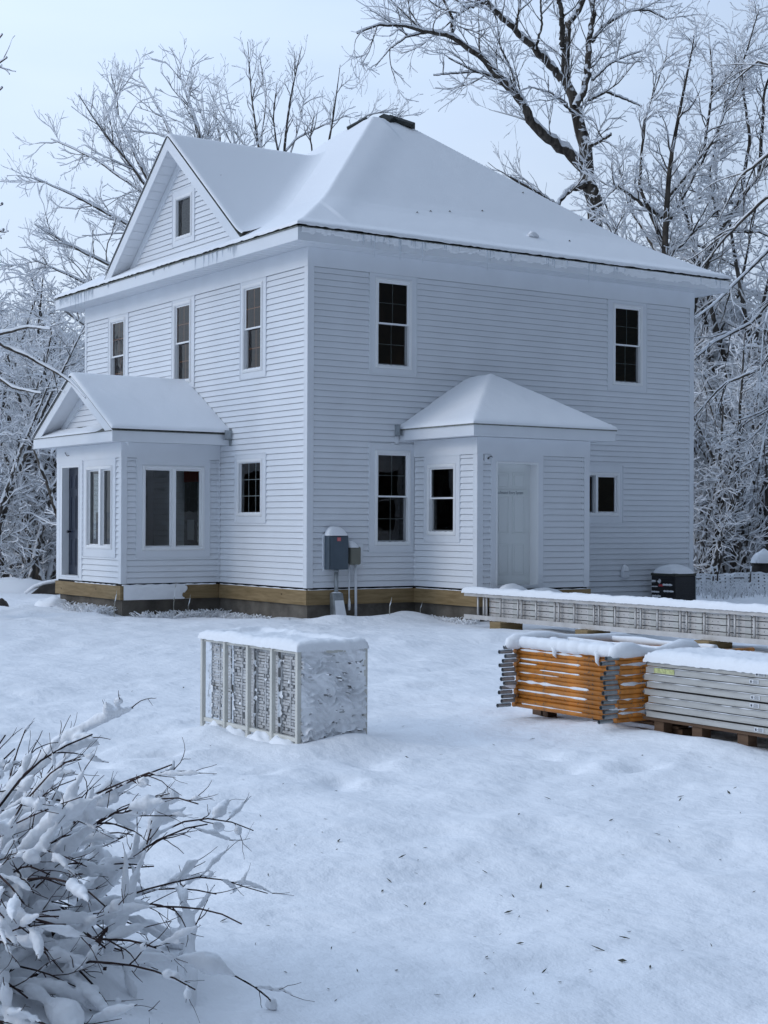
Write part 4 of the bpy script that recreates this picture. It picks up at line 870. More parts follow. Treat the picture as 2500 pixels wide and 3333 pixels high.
def grow(P, Rr, dens, ln, ang, K, upb, wob, r0, tlo=.12, g=None, rmax=.75, tip=.35):
    g = g or rng; n, Kp = P.shape[:2]; seg = np.linalg.norm(np.diff(P, axis=1), axis=2); Lp = seg.sum(1)
    cnt = np.maximum(1, np.round(Lp*dens*(.7+.6*g.random(n)))).astype(int); idx = np.repeat(np.arange(n), cnt); m = len(idx)
    t = tlo+(1-tlo)*g.random(m)**.85; t = np.minimum(t, .995)*(Kp-1); i = np.floor(t).astype(int); f = (t-i)[:, None]
    p = P[idx, i]*(1-f)+P[idx, i+1]*f; tg = P[idx, i+1]-P[idx, i]; tg /= np.linalg.norm(tg, axis=1, keepdims=True)+1e-9; rp = Rr[idx, i]*(1-f[:, 0])+Rr[idx, i+1]*f[:, 0]
    rv = g.standard_normal((m, 3)); pr = rv-(rv*tg).sum(1, keepdims=True)*tg; pr /= np.linalg.norm(pr, axis=1, keepdims=True)+1e-9
    a = (ang[0]+(ang[1]-ang[0])*g.random(m))[:, None]; d = np.cos(a)*tg+np.sin(a)*pr; d[:, 2] += upb; d /= np.linalg.norm(d, axis=1, keepdims=True)
    ll = (ln[0]+(ln[1]-ln[0])*g.random(m))*(1-.45*(t/(Kp-1))); rr = np.minimum(rmax*rp, r0*(.7+.6*g.random(m)))
    Q = np.zeros((m, K, 3)); Q[:, 0] = p
    for k in range(1, K):
        Q[:, k] = Q[:, k-1]+d*(ll/(K-1))[:, None]; d = d+wob*g.standard_normal((m, 3)); d[:, 2] += upb*.25; d /= np.linalg.norm(d, axis=1, keepdims=True)
    return Q, rr[:, None]*np.linspace(1, tip, K)[None]
def snow_on(P, Rr, k=.75, add=.008, S=4, lump_=.5, g=None, skip=.25, lift=.6):
    g = g or rng; T = np.gradient(P, axis=1); T /= np.linalg.norm(T, axis=2, keepdims=True)+1e-9
    fl = np.sqrt(np.clip(1-T[:, :, 2]**2, 0, 1)); R2 = (Rr*k+add)*(.35+.65*fl)*(1+lump_*(g.random(Rr.shape)*2-1)); R2 = R2*(g.random(Rr.shape) > skip*.5)+.0008
    Q = P.copy(); Q[:, :, 2] += Rr*lift+R2*.45*fl; return tubes_np(Q, R2, S)
def resample(pts, K):
    p = np.array(pts, float); s = np.concatenate([[0], np.cumsum(np.linalg.norm(np.diff(p[:, :3], axis=0), axis=1))]); t = np.linspace(0, s[-1], K*4)
    q = np.stack([np.interp(t, s, p[:, c]) for c in range(p.shape[1])], 1)
    for _ in range(6): q[1:-1] = .25*q[:-2]+.5*q[1:-1]+.25*q[2:]
    return q[np.linspace(0, len(q)-1, K).round().astype(int)]
def tree(name, label, base, limbs, levels, cat='tree', group=None, seed=1, K0=16, S0=10, snow=(.75, .010), bark_m=BARK, twig_m=TWIG, top_snow=True):
    """limbs: lists of (x, y, z, r) world points; levels: argument dicts for grow()"""
    g = np.random.default_rng(seed); t = thing(name, tuple(base), label, cat, group); b = np.array(base)
    A = np.stack([resample(l, K0) for l in limbs]); P = A[:, :, :3]-b; Rr = A[:, :, 3]
    P[:, 1:-1] += g.standard_normal(P[:, 1:-1].shape)*(Rr[:, 1:-1, None]*.22)
    lv = [(P, Rr)]
    for L_ in levels:
        src = L_.pop('src', -1); lv.append(grow(*lv[src], g=g, **L_)); L_['src'] = src
    mesh_np('trunk', *tubes_np(P, Rr, S0), bark_m, t)
    if len(lv) > 1: mesh_np('branches', *tubes_np(*lv[1], 5), bark_m, t)
    if len(lv) > 2: mesh_np('twigs', *join([tubes_np(*l, 3) for l in lv[2:]]), twig_m, t)
    sn = []
    if top_snow: sn.append(snow_on(P, Rr, k=.68, add=.012, S=8, lump_=.3, g=g, skip=0, lift=.58))
    for q, l in enumerate(lv[1:]): sn.append(snow_on(*l, k=snow[0], add=snow[1]*(1.25 if q == 0 else 1), S=4, g=g))
    mesh_np('snow_cover', *join(sn), SNOW, t); return t
def zb(x, y): return (796.3+.3601*x, .3601*y)
def L3(pts, D0, D1, r0, r1, zoom=None):
    out = []; n = len(pts)
    for k, (x, y) in enumerate(pts):
        if zoom: x, y = zoom(x, y)
        p = at(x, y, D0+(D1-D0)*k/(n-1)); out.append((*p, r0+(r1-r0)*(k/(n-1))))
    return out
# the big tree behind the right part of the roof
D = 45
tp = at(*zb(1345, 1290), D); gz = hz(tp[0], tp[1]); tb = (tp[0]+.1, tp[1], gz)
L_ = [[(tb[0], tb[1], gz-.3, .42), (tb[0]-.05, tb[1], 3.0, .30), (*tp, .235)]+L3([(1330, 1150), (1312, 1010), (1300, 900), (1280, 780), (1255, 680), (1200, 570), (1168, 450), (1172, 250), (1215, 100), (1290, 0), (1340, -150), (1350, -330)], D, D+1.5, .225, .06, zb),
      L3([(1290, 1010), (1170, 900), (1060, 830), (980, 740), (930, 640), (880, 560), (800, 480), (740, 420), (660, 330), (590, 290), (500, 215), (350, 190), (200, 150), (60, 150), (-70, 200)], D, D-3.5, .16, .025, zb),
      L3([(1160, 480), (1060, 360), (970, 270), (880, 180), (790, 90), (700, 10), (600, -40), (480, -60)], D, D-1.5, .12, .05, zb),
      L3([(700, 10), (600, 45), (520, 100), (515, 180), (470, 260)], D-1.2, D-2.2, .05, .015, zb), 
      L3([(1240, 640), (1290, 540), (1318, 400), (1318, 250), (1355, 100), (1340, -20), (1380, -200)], D, D+1.5, .11, .06, zb),
      L3([(1340, 250), (1400, 165), (1500, 100), (1580, 60), (1680, 62), (1790, 120)], D+1, D+2, .06, .02, zb),
      L3([(1168, 300), (1160, 120), (1140, -10), (1100, -200)], D, D-1, .09, .05, zb),
      L3([(1320, 880), (1385, 850), (1455, 808)], D-.2, D-.8, .05, .035, zb),
      L3([(1330, 1110), (1210, 1135), (1160, 1180), (1130, 1240), (1050, 1180), (950, 1120), (850, 1060)], D, D-2, .095, .02, zb),
      L3([(790, 470), (700, 445), (640, 430), (520, 440), (390, 452)], D-1, D-2, .045, .015, zb),
      L3([(640, 430), (560, 390), (480, 350)], D-1.5, D-2, .03, .012, zb),
      L3([(350, 195), (230, 220), (130, 290), (40, 400)], D-2.4, D-3, .035, .012, zb),
      L3([(500, 215), (500, 100), (450, 0), (420, -150)], D-2, D-2, .05, .02, zb),
      L3([(880, 180), (900, 60), (930, -100)], D-1, D-1, .04, .02, zb), L3([(1000, 300), (1040, 150), (1030, 0), (1060, -150)], D-.5, D, .04, .02, zb),
      L3([(900, 600), (860, 430), (790, 280), (770, 120), (720, 0)], D-1, D-1.5, .04, .015, zb),
      L3([(1250, 700), (1100, 560), (960, 520)], D, D-1, .035, .012, zb), L3([(1320, 600), (1420, 550), (1550, 600), (1640, 640)], D, D+1, .05, .015, zb),
      L3([(1340, 480), (1450, 380), (1560, 330), (1660, 300)], D, D+1, .04, .015, zb)]
tree('bare_tree', 'huge snow-laden deciduous tree rising behind the right slope of the roof', tb, L_,
     [dict(dens=1.9, ln=(1.0, 2.6), ang=(.5, 1.15), K=7, upb=.22, wob=.15, r0=.021, tlo=.12), dict(dens=4.4, ln=(.6, 1.5), ang=(.35, .95), K=5, upb=.16, wob=.18, r0=.0115), dict(dens=4.2, ln=(.28, .66), ang=(.3, .9), K=4, upb=.2, wob=.16, r0=.0085, rmax=.95)],
     seed=11, K0=36, snow=(.55, .0098))
# tree behind the left part of the house
D = 42
def dd(pts, D0, D1, r0, r1): return L3(pts, D0, D1, r0, r1)
cb = at(470, 700, D); base = (cb[0], cb[1], hz(cb[0], cb[1]))
L_ = [[(base[0], base[1], base[2]-.3, .34), (base[0], base[1], 3, .27), (*cb, .16)]+dd([(475, 560), (440, 320), (412, 230), (388, 165)], D, D+1, .11, .015),
      dd([(465, 640), (380, 500), (330, 420), (270, 340), (225, 290), (170, 205)], D, D-2, .075, .012), dd([(460, 620), (350, 530), (250, 470), (165, 425), (75, 385)], D, D-1, .07, .012),
      dd([(460, 690), (320, 620), (240, 575), (150, 530), (75, 485)], D, D-2.5, .07, .012), dd([(470, 560), (420, 400), (370, 290), (335, 220), (300, 165)], D, D+1.5, .07, .012),
      dd([(455, 740), (330, 690), (240, 640), (140, 590), (70, 560)], D, D-2, .06, .012), dd([(470, 500), (300, 410), (200, 340), (110, 300)], D, D+1, .06, .012),
      dd([(380, 480), (300, 350), (250, 240), (245, 190)], D-1, D, .07, .012), dd([(450, 780), (300, 760), (180, 700), (110, 650)], D, D-1, .06, .012),
      dd([(475, 480), (470, 380), (440, 250), (435, 190)], D, D+2, .07, .012), dd([(475, 560), (520, 420), (505, 300), (480, 230)], D, D+2, .08, .012)]
tree('bare_tree', 'broad bushy snow-covered tree behind the gable on the left', base, L_,
     [dict(dens=2.6, ln=(.9, 2.2), ang=(.45, 1.0), K=6, upb=.18, wob=.17, r0=.016, tlo=.15), dict(dens=4.4, ln=(.5, 1.1), ang=(.4, .95), K=5, upb=.15, wob=.18, r0=.010), dict(dens=4.2, ln=(.22, .5), ang=(.4, .9), K=4, upb=.15, wob=.2, r0=.008, rmax=.95)],
     seed=12, K0=22, snow=(.6, .0095), bark_m=BARK2)
# trees whose tops show over the roof between gable and peak
D = 52
for k, (bx, lbl, lims) in enumerate((
    (555, 'slender pale tree showing just right of the gable peak, with its tallest top bare', [[(560, 560), (562, 330), (545, 230), (535, 90)], [(560, 360), (505, 280), (480, 235), (468, 170)], [(555, 400), (480, 330), (465, 240)], [(560, 330), (575, 220), (560, 120)]]),
    (612, 'dark-stemmed tree over the middle of the gable ridge with dense upright twigs', [[(612, 560), (612, 330), (625, 220), (640, 150), (652, 100)], [(612, 380), (650, 260), (662, 170)], [(612, 400), (590, 260), (598, 180)], [(614, 330), (640, 300), (700, 270), (750, 250)]]),
    (700, 'slim tree next to the roof peak with long side branches', [[(700, 560), (705, 330), (722, 240), (735, 140)], [(700, 420), (750, 300), (790, 250), (860, 235)], [(690, 420), (670, 300), (680, 240)], [(705, 420), (800, 300), (840, 262), (872, 240)]]))):
    cb = at(bx, 600, D); base = (cb[0], cb[1], hz(cb[0], cb[1]))
    LL = [dd(l, D, D+(1 if q % 2 else -1), .06 if q == 0 else .04, .010) for q, l in enumerate(lims)]
    LL[0] = [(base[0], base[1], base[2]-.3, .16), (base[0], base[1], 6, .10)]+LL[0]
    tree('bare_tree', lbl, base, LL, [dict(dens=2.2, ln=(.7, 1.6), ang=(.4, .9), K=6, upb=.25, wob=.15, r0=.022, tlo=.3), dict(dens=3.2, ln=(.4, .85), ang=(.4, .9), K=5, upb=.2, wob=.18, r0=.0125), dict(dens=2.8, ln=(.2, .4), ang=(.4, .9), K=4, upb=.15, wob=.2, r0=.009, rmax=.95)],
         seed=20+k, K0=20, snow=(.6, .0095), bark_m=BARK2)
# dense trees on the right
D = 43
for k, (bx, by, lbl, lims, dns) in enumerate((
    (1430, 900, 'dense many-limbed tree with snow clumps just right of the big trunk', [[(1430, 620), (1440, 450), (1450, 330), (1480, 180), (1500, 80)], [(1430, 560), (1360, 450), (1330, 330)], [(1430, 520), (1380, 400), (1395, 250), (1440, 120)], [(1435, 500), (1500, 380), (1560, 260), (1600, 130)], [(1430, 600), (1340, 540), (1310, 480)], [(1440, 560), (1530, 470), (1600, 420)], [(1432, 470), (1330, 400), (1300, 440)], [(1440, 430), (1520, 330), (1540, 180), (1530, 60)]], 1.0),
    (1640, 900, 'dark leaning tree at the right edge behind the eave corner', [[(1500, 640), (1540, 530), (1590, 440), (1640, 380), (1700, 300)], [(1560, 500), (1530, 380), (1560, 250), (1590, 120)], [(1600, 430), (1620, 300), (1600, 150), (1640, 20)], [(1590, 440), (1520, 420), (1460, 400)], [(1560, 500), (1640, 500), (1720, 540)], [(1540, 540), (1480, 520), (1440, 540)], [(1640, 380), (1650, 200), (1700, 60)]], 1.0))):
    cb = at(*(lims[0][0]), D+k*2); base = (cb[0]-(.9 if k else 0), cb[1], hz(cb[0], cb[1])); DD = D+k*2
    LL = [dd(l, DD, DD+(1.5 if q % 2 else -1.5), .10 if q == 0 else .06, .012) for q, l in enumerate(lims)]
    LL[0] = [(base[0], base[1], base[2]-.3, .3), (base[0]+.1, base[1], 4, .2)]+LL[0]
    tree('bare_tree', lbl, base, LL, [dict(dens=3.2, ln=(.9, 2.0), ang=(.45, 1.05), K=6, upb=.12, wob=.2, r0=.020, tlo=.12), dict(dens=5.0, ln=(.5, 1.0), ang=(.4, 1.0), K=5, upb=.08, wob=.22, r0=.012), dict(dens=4.0, ln=(.22, .5), ang=(.4, 1.), K=4, upb=.06, wob=.22, r0=.010, rmax=.95)],
         seed=30+k, K0=22, snow=(.65, .0125))
# weeping tree standing just outside the right edge; only its drooping branches show
D = 34
cb = at(1800, 300, D); base = (cb[0], cb[1], hz(cb[0], cb[1])); LL = [[(base[0], base[1], base[2]-.3, .3), (base[0], base[1], 5, .22), (*at(1790, 0, D), .12)]]
for q, l in enumerate(([(1790, 420), (1680, 520), (1600, 600), (1540, 660), (1500, 690)], [(1790, 380), (1650, 430), (1560, 520), (1500, 600)], [(1790, 480), (1690, 620), (1620, 700), (1540, 740), (1505, 770)], [(1790, 500), (1700, 700), (1640, 800), (1560, 830), (1500, 900)],
                       [(1790, 450), (1700, 560), (1650, 700), (1640, 850)], [(1790, 300), (1680, 320), (1600, 380), (1560, 460)], [(1790, 560), (1720, 760), (1660, 900), (1640, 1000)], [(1790, 240), (1700, 160), (1640, 130), (1580, 180)], [(1790, 600), (1730, 820), (1690, 960), (1600, 1010)])):
    LL.append(dd(l, D, D+(2 if q % 2 else -2), .05, .012))
tree('weeping_tree', 'tree with long dark drooping twigs hanging in from the right edge', base, LL,
     [dict(dens=1.4, ln=(1.0, 2.2), ang=(.3, .8), K=8, upb=-.16, wob=.10, r0=.018, tlo=.25), dict(dens=2.2, ln=(.5, 1.2), ang=(.3, .8), K=6, upb=-.12, wob=.12, r0=.0095), dict(dens=2.2, ln=(.2, .45), ang=(.3, .8), K=4, upb=-.05, wob=.15, r0=.007, rmax=.95)],
     seed=41, K0=20, snow=(.4, .006))
# tree off the left edge, its branch ends poke in
D = 26
cb = at(-160, 700, D); base = (cb[0], cb[1], hz(cb[0], cb[1])); LL = [[(base[0], base[1], base[2]-.3, .3), (base[0], base[1], 4, .22), (*at(-150, 100, D), .1)]]
for l in ([(-150, 730), (-60, 735), (0, 722), (60, 706), (110, 712)], [(-150, 650), (0, 742), (60, 770), (150, 820), (185, 860)], [(-100, 300), (-40, 130), (5, 75)], [(-120, 350), (-50, 170), (15, 125)], [(-130, 400), (-40, 230), (5, 190)], [(-140, 520), (-50, 452), (5, 442)], [(-140, 560), (-50, 500), (8, 498)], [(-150, 800), (-40, 790), (30, 840), (90, 850)]):
    LL.append(dd(l, D, D-1, .045, .010))
tree('bare_tree', 'tree off the left edge whose snowy branch ends reach into the picture', base, LL,
     [dict(dens=1.5, ln=(.25, .7), ang=(.4, .9), K=6, upb=.12, wob=.16, r0=.012, tlo=.3), dict(dens=3.2, ln=(.15, .4), ang=(.4, .9), K=5, upb=.1, wob=.18, r0=.007)],
     seed=42, K0=16, snow=(.8, .006))
# thickets: three kinds, many copies
protos = []
for k in range(3):
    g = np.random.default_rng(50+k); LL = []; ns = (8, 10, 7)[k]
    for s_ in range(ns):
        az = g.random()*6.283; le = (.22+.30*g.random()); h_ = 4.6+2.2*g.random(); x0, y0 = .5*g.standard_normal(2)*.6; px_, py_ = math.cos(az), math.sin(az)
        LL.append([(x0, y0, -.2, .085), (x0+px_*le*h_*.25, y0+py_*le*h_*.25, h_*.35, .065), (x0+px_*le*h_*.62, y0+py_*le*h_*.62, h_*.7, .04), (x0+px_*le*h_, y0+py_*le*h_, h_, .012)])
    kinds = ('tangled snow-laden thicket tree with many stems', 'tangled snow-laden shrub tree with thin stems', 'snow-covered multi-stem scrub tree')
    t = tree('thicket_tree', kinds[k], (0, 0, 0), LL, [dict(dens=2.8, ln=(.8, 1.9), ang=(.5, 1.2), K=7, upb=.03, wob=.30, r0=.017, tlo=.05), dict(dens=5.0, ln=(.4, 1.0), ang=(.4, 1.1), K=5, upb=.0, wob=.25, r0=.012), dict(dens=3.4, ln=(.2, .5), ang=(.4, 1.), K=4, upb=.0, wob=.25, r0=.010, rmax=.95)],
             seed=60+k, K0=12, snow=(.7, .0125), bark_m=BARK2); protos.append(t)
spots = [(-30, 36, 1.0), (35, 38, .95), (95, 37.5, .9), (150, 39, 1.0), (-60, 44, 1.25), (10, 46, 1.3), (75, 45, 1.2), (130, 47, 1.25), (190, 45, 1.1), (245, 46, 1.05), (-20, 56, 1.5), (60, 58, 1.5), (150, 57, 1.45),
         (1500, 42, .95), (1555, 43, 1.0), (1610, 42, .95), (1670, 43, 1.0), (1480, 50, 1.35), (1535, 51, 1.4), (1590, 50, 1.3), (1650, 51, 1.35), (1710, 50, 1.3), (1500, 48, 1.75), (1570, 49, 1.95), (1650, 47, 1.9), (1430, 52, 1.7), (1500, 62, 1.6), (1570, 63, 1.6), (1640, 62, 1.6), (1720, 62, 1.6),
         (330, 50, 1.1), (520, 56, 1.2), (800, 58, 1.2), (1000, 58, 1.2), (1200, 55, 1.2), (1380, 54, 1.2), (-140, 42, 1.2), (1790, 46, 1.2)]
where = {0: 'in front row left of the house', 1: 'deep behind the left thicket', 2: 'in front row right of the house', 3: 'deep behind the right thicket', 4: 'hidden mostly behind the house'}
used = [False]*3
for q, (X, D, sc) in enumerate(spots):
    k = q % 3; o = protos[k] if not used[k] else copy_tree(protos[k]); used[k] = True
    p = at(X, 1106, D); o.location = (p[0], p[1], hz(p[0], p[1])); o.rotation_euler[2] = rng.random()*6.28; o.scale = (sc*(.95+.1*rng.random()),)*3
    side = 'left of the house' if X < 300 else ('right of the house' if X > 1450 else 'behind the house')
    row = 'front row' if D < 41 or (X > 1450 and D < 44) else ('second row' if D < 53 else 'back row')
    o['label'] = '%s, %s %s' % (('tangled thicket tree', 'thin-stemmed shrub tree', 'multi-stem scrub tree')[k], row, side)
    rowk = [s for s in spots[:q+1] if (('left' if s[0] < 300 else 'right' if s[0] > 1450 else 'behind') == ('left' if X < 300 else 'right' if X > 1450 else 'behind')) and ('front row' if s[1] < 41 or (s[0] > 1450 and s[1] < 44) else 'second row' if s[1] < 53 else 'back row') == row]
    o['label'] = 'snow-laden %s, number %d from the left in the %s %s' % (('tangled thicket tree', 'thin-stemmed shrub tree', 'multi-stem scrub tree')[k], 0, row, side)
    o['group'] = 'snowy thicket trees around the house'
ordw = ['leftmost', 'second from left', 'third from left', 'fourth from left', 'fifth from left', 'sixth from left', 'seventh from left', 'eighth from left', 'ninth from left', 'tenth from left', 'eleventh from left', 'twelfth from left']
th = [o for o in COL.objects if o.name.split('.')[0] == 'thicket_tree']
for o in th:
    key = o['label'].split(' in the ')[1]; same = sorted([p for p in th if p['label'].split(' in the ')[1] == key], key=lambda p: float(np.dot(np.array(p.location)-CAM, rt)/np.dot(np.array(p.location)-CAM, fw)))
    o['newl'] = '%s, %s in the %s' % (o['label'].split(', number')[0], ordw[same.index(o)], key)
for o in th: o['label'] = o['newl']; del o['newl']
# two clear pale stems at the left, close to the porch
for k, l in enumerate(([(150, 1252), (143, 1190), (130, 1120), (100, 1040), (70, 960)], [(176, 1250), (170, 1180), (166, 1080), (160, 980), (150, 880)])):
    D = 34+k; cb = at(*l[0], D); LL = [dd(l, D, D+.5, .085, .03)]; LL[0][0] = (cb[0], cb[1], hz(cb[0], cb[1])-.2, .1)
    tree('sapling', ('leaning sapling with snow on its left side near the front porch', 'upright sapling with snowy bark beside the front porch')[k], (cb[0], cb[1], hz(cb[0], cb[1])), LL, [dict(dens=2.5, ln=(.5, 1.2), ang=(.5, 1.1), K=6, upb=.05, wob=.2, r0=.016, tlo=.2), dict(dens=3.2, ln=(.3, .6), ang=(.4, 1), K=5, upb=0, wob=.22, r0=.009)], seed=80+k, K0=14, snow=(.8, .009))

# ------------------------------------------------------------------ low background things
def mound(name, label, cat, X, D, w_, dp, h_, seed=0, m=SNOW, sq=2.2, noise=.3, kind=None):
    p = at(X, 1106, D); t = thing(name, (p[0], p[1], hz(p[0], p[1])-.05), label, cat, rz=-YAW)
    lump('snow_cover', (0, 0, 0), w_, dp, h_, parent=t, sq=sq, seed=seed, noise=noise, n=40, m=m); return t
mound('snow_bank', 'low lumpy snow bank at the foot of the left thicket', 'snow bank', 20, 34.5, 1.15, .6, .34, 3)
mound('snow_bank', 'small rounded snow bank behind the dark rock on the left', 'snow bank', 150, 35, .75, .5, .27, 5)
p = at(108, 1106, 33.6); rock = thing('rock_slab', (p[0], p[1], hz(p[0], p[1])), 'dark rock slab under snow left of the front porch', 'rock', rz=-YAW)
MB().prism([(-.50, -.1, -.1), (.12, -.1, -.1), (.34, -.1, .20), (.20, -.1, .23), (-.15, -.1, .18)], [(-.45, .5, -.1), (.2, .5, -.1), (.40, .5, .22), (.2, .5, .27), (-.15, .5, .2)]).build('stone', ROCK, rock, bevel=.02)
MB().tube([(-.55, .05, .0), (-.35, .08, .14), (-.1, .1, .22), (.15, .1, .27), (.36, .1, .26), (.42, .1, .20)], [.03, .05, .055, .05, .045, .02], 10).build('snow_cover', SNOW, rock, smooth=True)
p = at(-10, 1106, 29); r2 = thing('rock', (p[0], p[1], hz(p[0], p[1])), 'small dark rock at the left edge in the snow', 'rock'); 
bm_ = lump('stone', (0, 0, -.05), .28, .2, .22, ROCK, r2, sq=2.2, noise=.4)
# low netting fence and brush, right background
p = at(1590, 1106, 35.5); fn = thing('netting_fence', (p[0], p[1], 0), 'low sagging netting fence clogged with snow at the right', 'fence', rz=-YAW)
n1, n2 = 150, 34; Xg, Zg = np.meshgrid(np.linspace(-2.4, 2.2, n1), np.linspace(-.05, .50, n2), indexing='ij')
top = .46+.05*vnoise(Xg*2, Xg*0, 101)+.03*vnoise(Xg*9, Xg*0, 102); Z2 = Zg/.50*top; Yg = .10*vnoise(Xg*2.5, Zg*5, 103)+.07*vnoise(Xg*10, Zg*12, 104)-.12*(1-Zg/.5)
hl = (((Xg*9) % 1 > .45) & ((Zg*13) % 1 > .45) & (vnoise(Xg*1.2, Zg*4, 105) > .02)) | (vnoise(Xg*8, Zg*11, 106) > .34)
i, j = np.meshgrid(np.arange(n1-1), np.arange(n2-1), indexing='ij'); a = i*n2+j; F = np.stack([a, a+n2, a+n2+1, a+1], -1).reshape(-1, 4)
mesh_np('snowy_netting', np.stack([Xg, Yg, Z2], -1).reshape(-1, 3), F[~(hl.ravel()[F].all(1))], SNOW, fn)
mesh_np('dark_brush', np.stack([Xg, Yg+.12, Z2*.9], -1).reshape(-1, 3), F, mat('frosted_brush', (.22, .22, .22), .9, var=.8, vscale=18), fn)
for x_ in (-.55, -.45, .3, .85): MB().tube([(x_, -.05, -.1), (x_+.02, -.06, .45), (x_+.05*(x_+.5), -.04, .62)], .018, 6).build('stake', TWIG, fn, smooth=True)
g = np.random.default_rng(9)
def sprigs(name, label, cat, c, n, spread, h_, m, kind='stuff', r=.004, seed=1, snowm=True, flat=1.):
    g = np.random.default_rng(seed); P = np.zeros((n, 5, 3)); x = (g.random(n)-.5)*spread[0]; y = (g.random(n)-.5)*spread[1]; hh = h_*(.35+.65*g.random(n)); d = g.standard_normal((n, 2))*.45*flat
    for k in range(5): t = k/4; P[:, k, 0] = x+d[:, 0]*hh*t**1.5; P[:, k, 1] = y+d[:, 1]*hh*t**1.5; P[:, k, 2] = hh*(t-.35*flat*t*t)-.02
    o = mesh_np(name, *join([tubes_np(P, np.full((n, 5), r)*np.linspace(1, .5, 5), 3)]), m, None); o.location = c; tag(o, label, cat); o['kind'] = kind
    if snowm:
        q = snow_on(P, np.full((n, 5), r), k=.8, add=r*1.2, S=4, g=g); s_ = mesh_np('frost', *q, SNOW, o)
    return o
p = at(1560, 1106, 34.6); o = sprigs('frosted_brush', 'frosted low weeds along the netting fence at the right', 'weeds', (p[0], p[1], hz(p[0], p[1])), 380, (2.2, 2.2), .45, TWIG, r=.006, seed=2, flat=.6)
p = at(1650, 1106, 35.8); sr = thing('tree_stump', (p[0], p[1], hz(p[0], p[1])), 'dark stump under a round snow cap at the right edge', 'stump', rz=-YAW)
MB().tube([(.05, .0, -.2), (.04, 0, .35), (-.02, 0, .62), (-.05, 0, .80)], [.36, .32, .30, .22], 12).build('wood', ROCK, sr, smooth=True); lump('snow_cap', (0, -.02, .70), .30, .3, .30, parent=sr, seed=6)
# grass and weeds along the foundation
sprigs('frosted_grass', 'frosted dead grass at the foot of the front porch', 'grass', (-2.15, 4.1, hz(-2.15, 4.1)), 420, (.40, 2.0), .26, GRASS, seed=3)
sprigs('frosted_grass', 'frosted dead grass in the corner between porch and gable wall', 'grass', (-.9, 2.72, hz(-.9, 2.72)), 420, (1.7, .45), .24, GRASS, seed=4)
sprigs('frosted_grass', 'frosted dead grass along the gable wall foundation', 'grass', (-.22, 1.5, hz(-.22, 1.5)), 420, (.30, 2.5), .17, GRASS, seed=5)
sprigs('frosted_grass', 'frosted dead grass by the side porch corner near the ladder end', 'grass', (1.9, -1.3, hz(1.9, -1.3)), 220, (.30, 1.5), .14, GRASS, seed=6)
lump('snow_cover', (0, 0, 0), .28, .42, .26, parent=thing('snow_mound', (-2.25, 5.35, -.03), 'snowy mound at the far corner of the front porch', 'mound'), seed=9, noise=.4)
for k, (x_, y_, h_, lx) in enumerate(((-1.0, 2.86, .62, 'tall pale dead stalk in the corner by the front porch'), (-.75, 2.80, .40, 'short dead stalk beside the tall stalk by the porch'), (-2.05, 3.02, .45, 'dead stalk at the near corner of the front porch'), (1.02, -.9, .28, 'dry weed stalk with snow beads beside the service pipe'), (2.02, -.35, .22, 'dead stalk in the corner of the side porch'), (-3.6, 6.2, .35, 'thin weed in the open snow left of the porch'))):
    o = MB().tube([(0, 0, -.05), (.01, .01, h_*.4), (.05, .03, h_*.8), (.06, .02, h_)], [.008, .007, .005, .003], 6).build('dead_stalk', GRASS, None, smooth=True, loc=(x_, y_, hz(x_, y_))); tag(o, lx, 'weed', 'dead stalks by the foundation')
    MB().tube([(.0, 0, h_*.5), (.035, .02, h_*.65), (.055, .025, h_*.85)], [.004, .010, .005], 6).build('frost', SNOW, o, smooth=True)

# ------------------------------------------------------------------ snow-laden bush in the foreground
g = np.random.default_rng(77)
bu = thing('snowy_bush', tuple(BUSHC), 'dark-twigged bush bowed under heavy snow in the left foreground', 'bush')
n = 380; K = 12; P = np.zeros((n, K, 3)); az = g.random(n)*2*np.pi; el = R(8)+R(70)*g.random(n); ln = (.40+.42*g.random(n))*np.where(el > R(55), 1.25, 1.0)
P[:, 0, :2] = g.standard_normal((n, 2))*.22; P[:, 0, 2] = .05+.25*g.random(n); d = np.stack([np.cos(az)*np.cos(el), np.sin(az)*np.cos(el), np.sin(el)], -1)
for k in range(1, K):
    P[:, k] = P[:, k-1]+d*(ln/(K-1))[:, None]; d = d+.07*g.standard_normal((n, 3)); d[:, 2] -= .09+.09*g.random(n); d /= np.linalg.norm(d, axis=1, keepdims=True)
P[:, :, 2] = np.maximum(P[:, :, 2], .02+.1*g.random((n, 1)))
R0 = np.full((n, 1), .0055)*(.8+.5*g.random((n, 1)))*np.linspace(1, .35, K)[None]
l1 = grow(P, R0, 6.5, (.12, .36), (.35, .85), 7, .02, .14, .0032, tlo=.25, g=g, rmax=.8)
l2 = grow(*l1, 5.5, (.04, .13), (.35, .8), 5, .05, .16, .0021, g=g, rmax=.9, tip=.6)
mesh_np('stems', *tubes_np(P, R0, 6), BUSHT, bu); mesh_np('twigs', *join([tubes_np(*l1, 5), tubes_np(*l2, 4)]), BUSHT, bu)
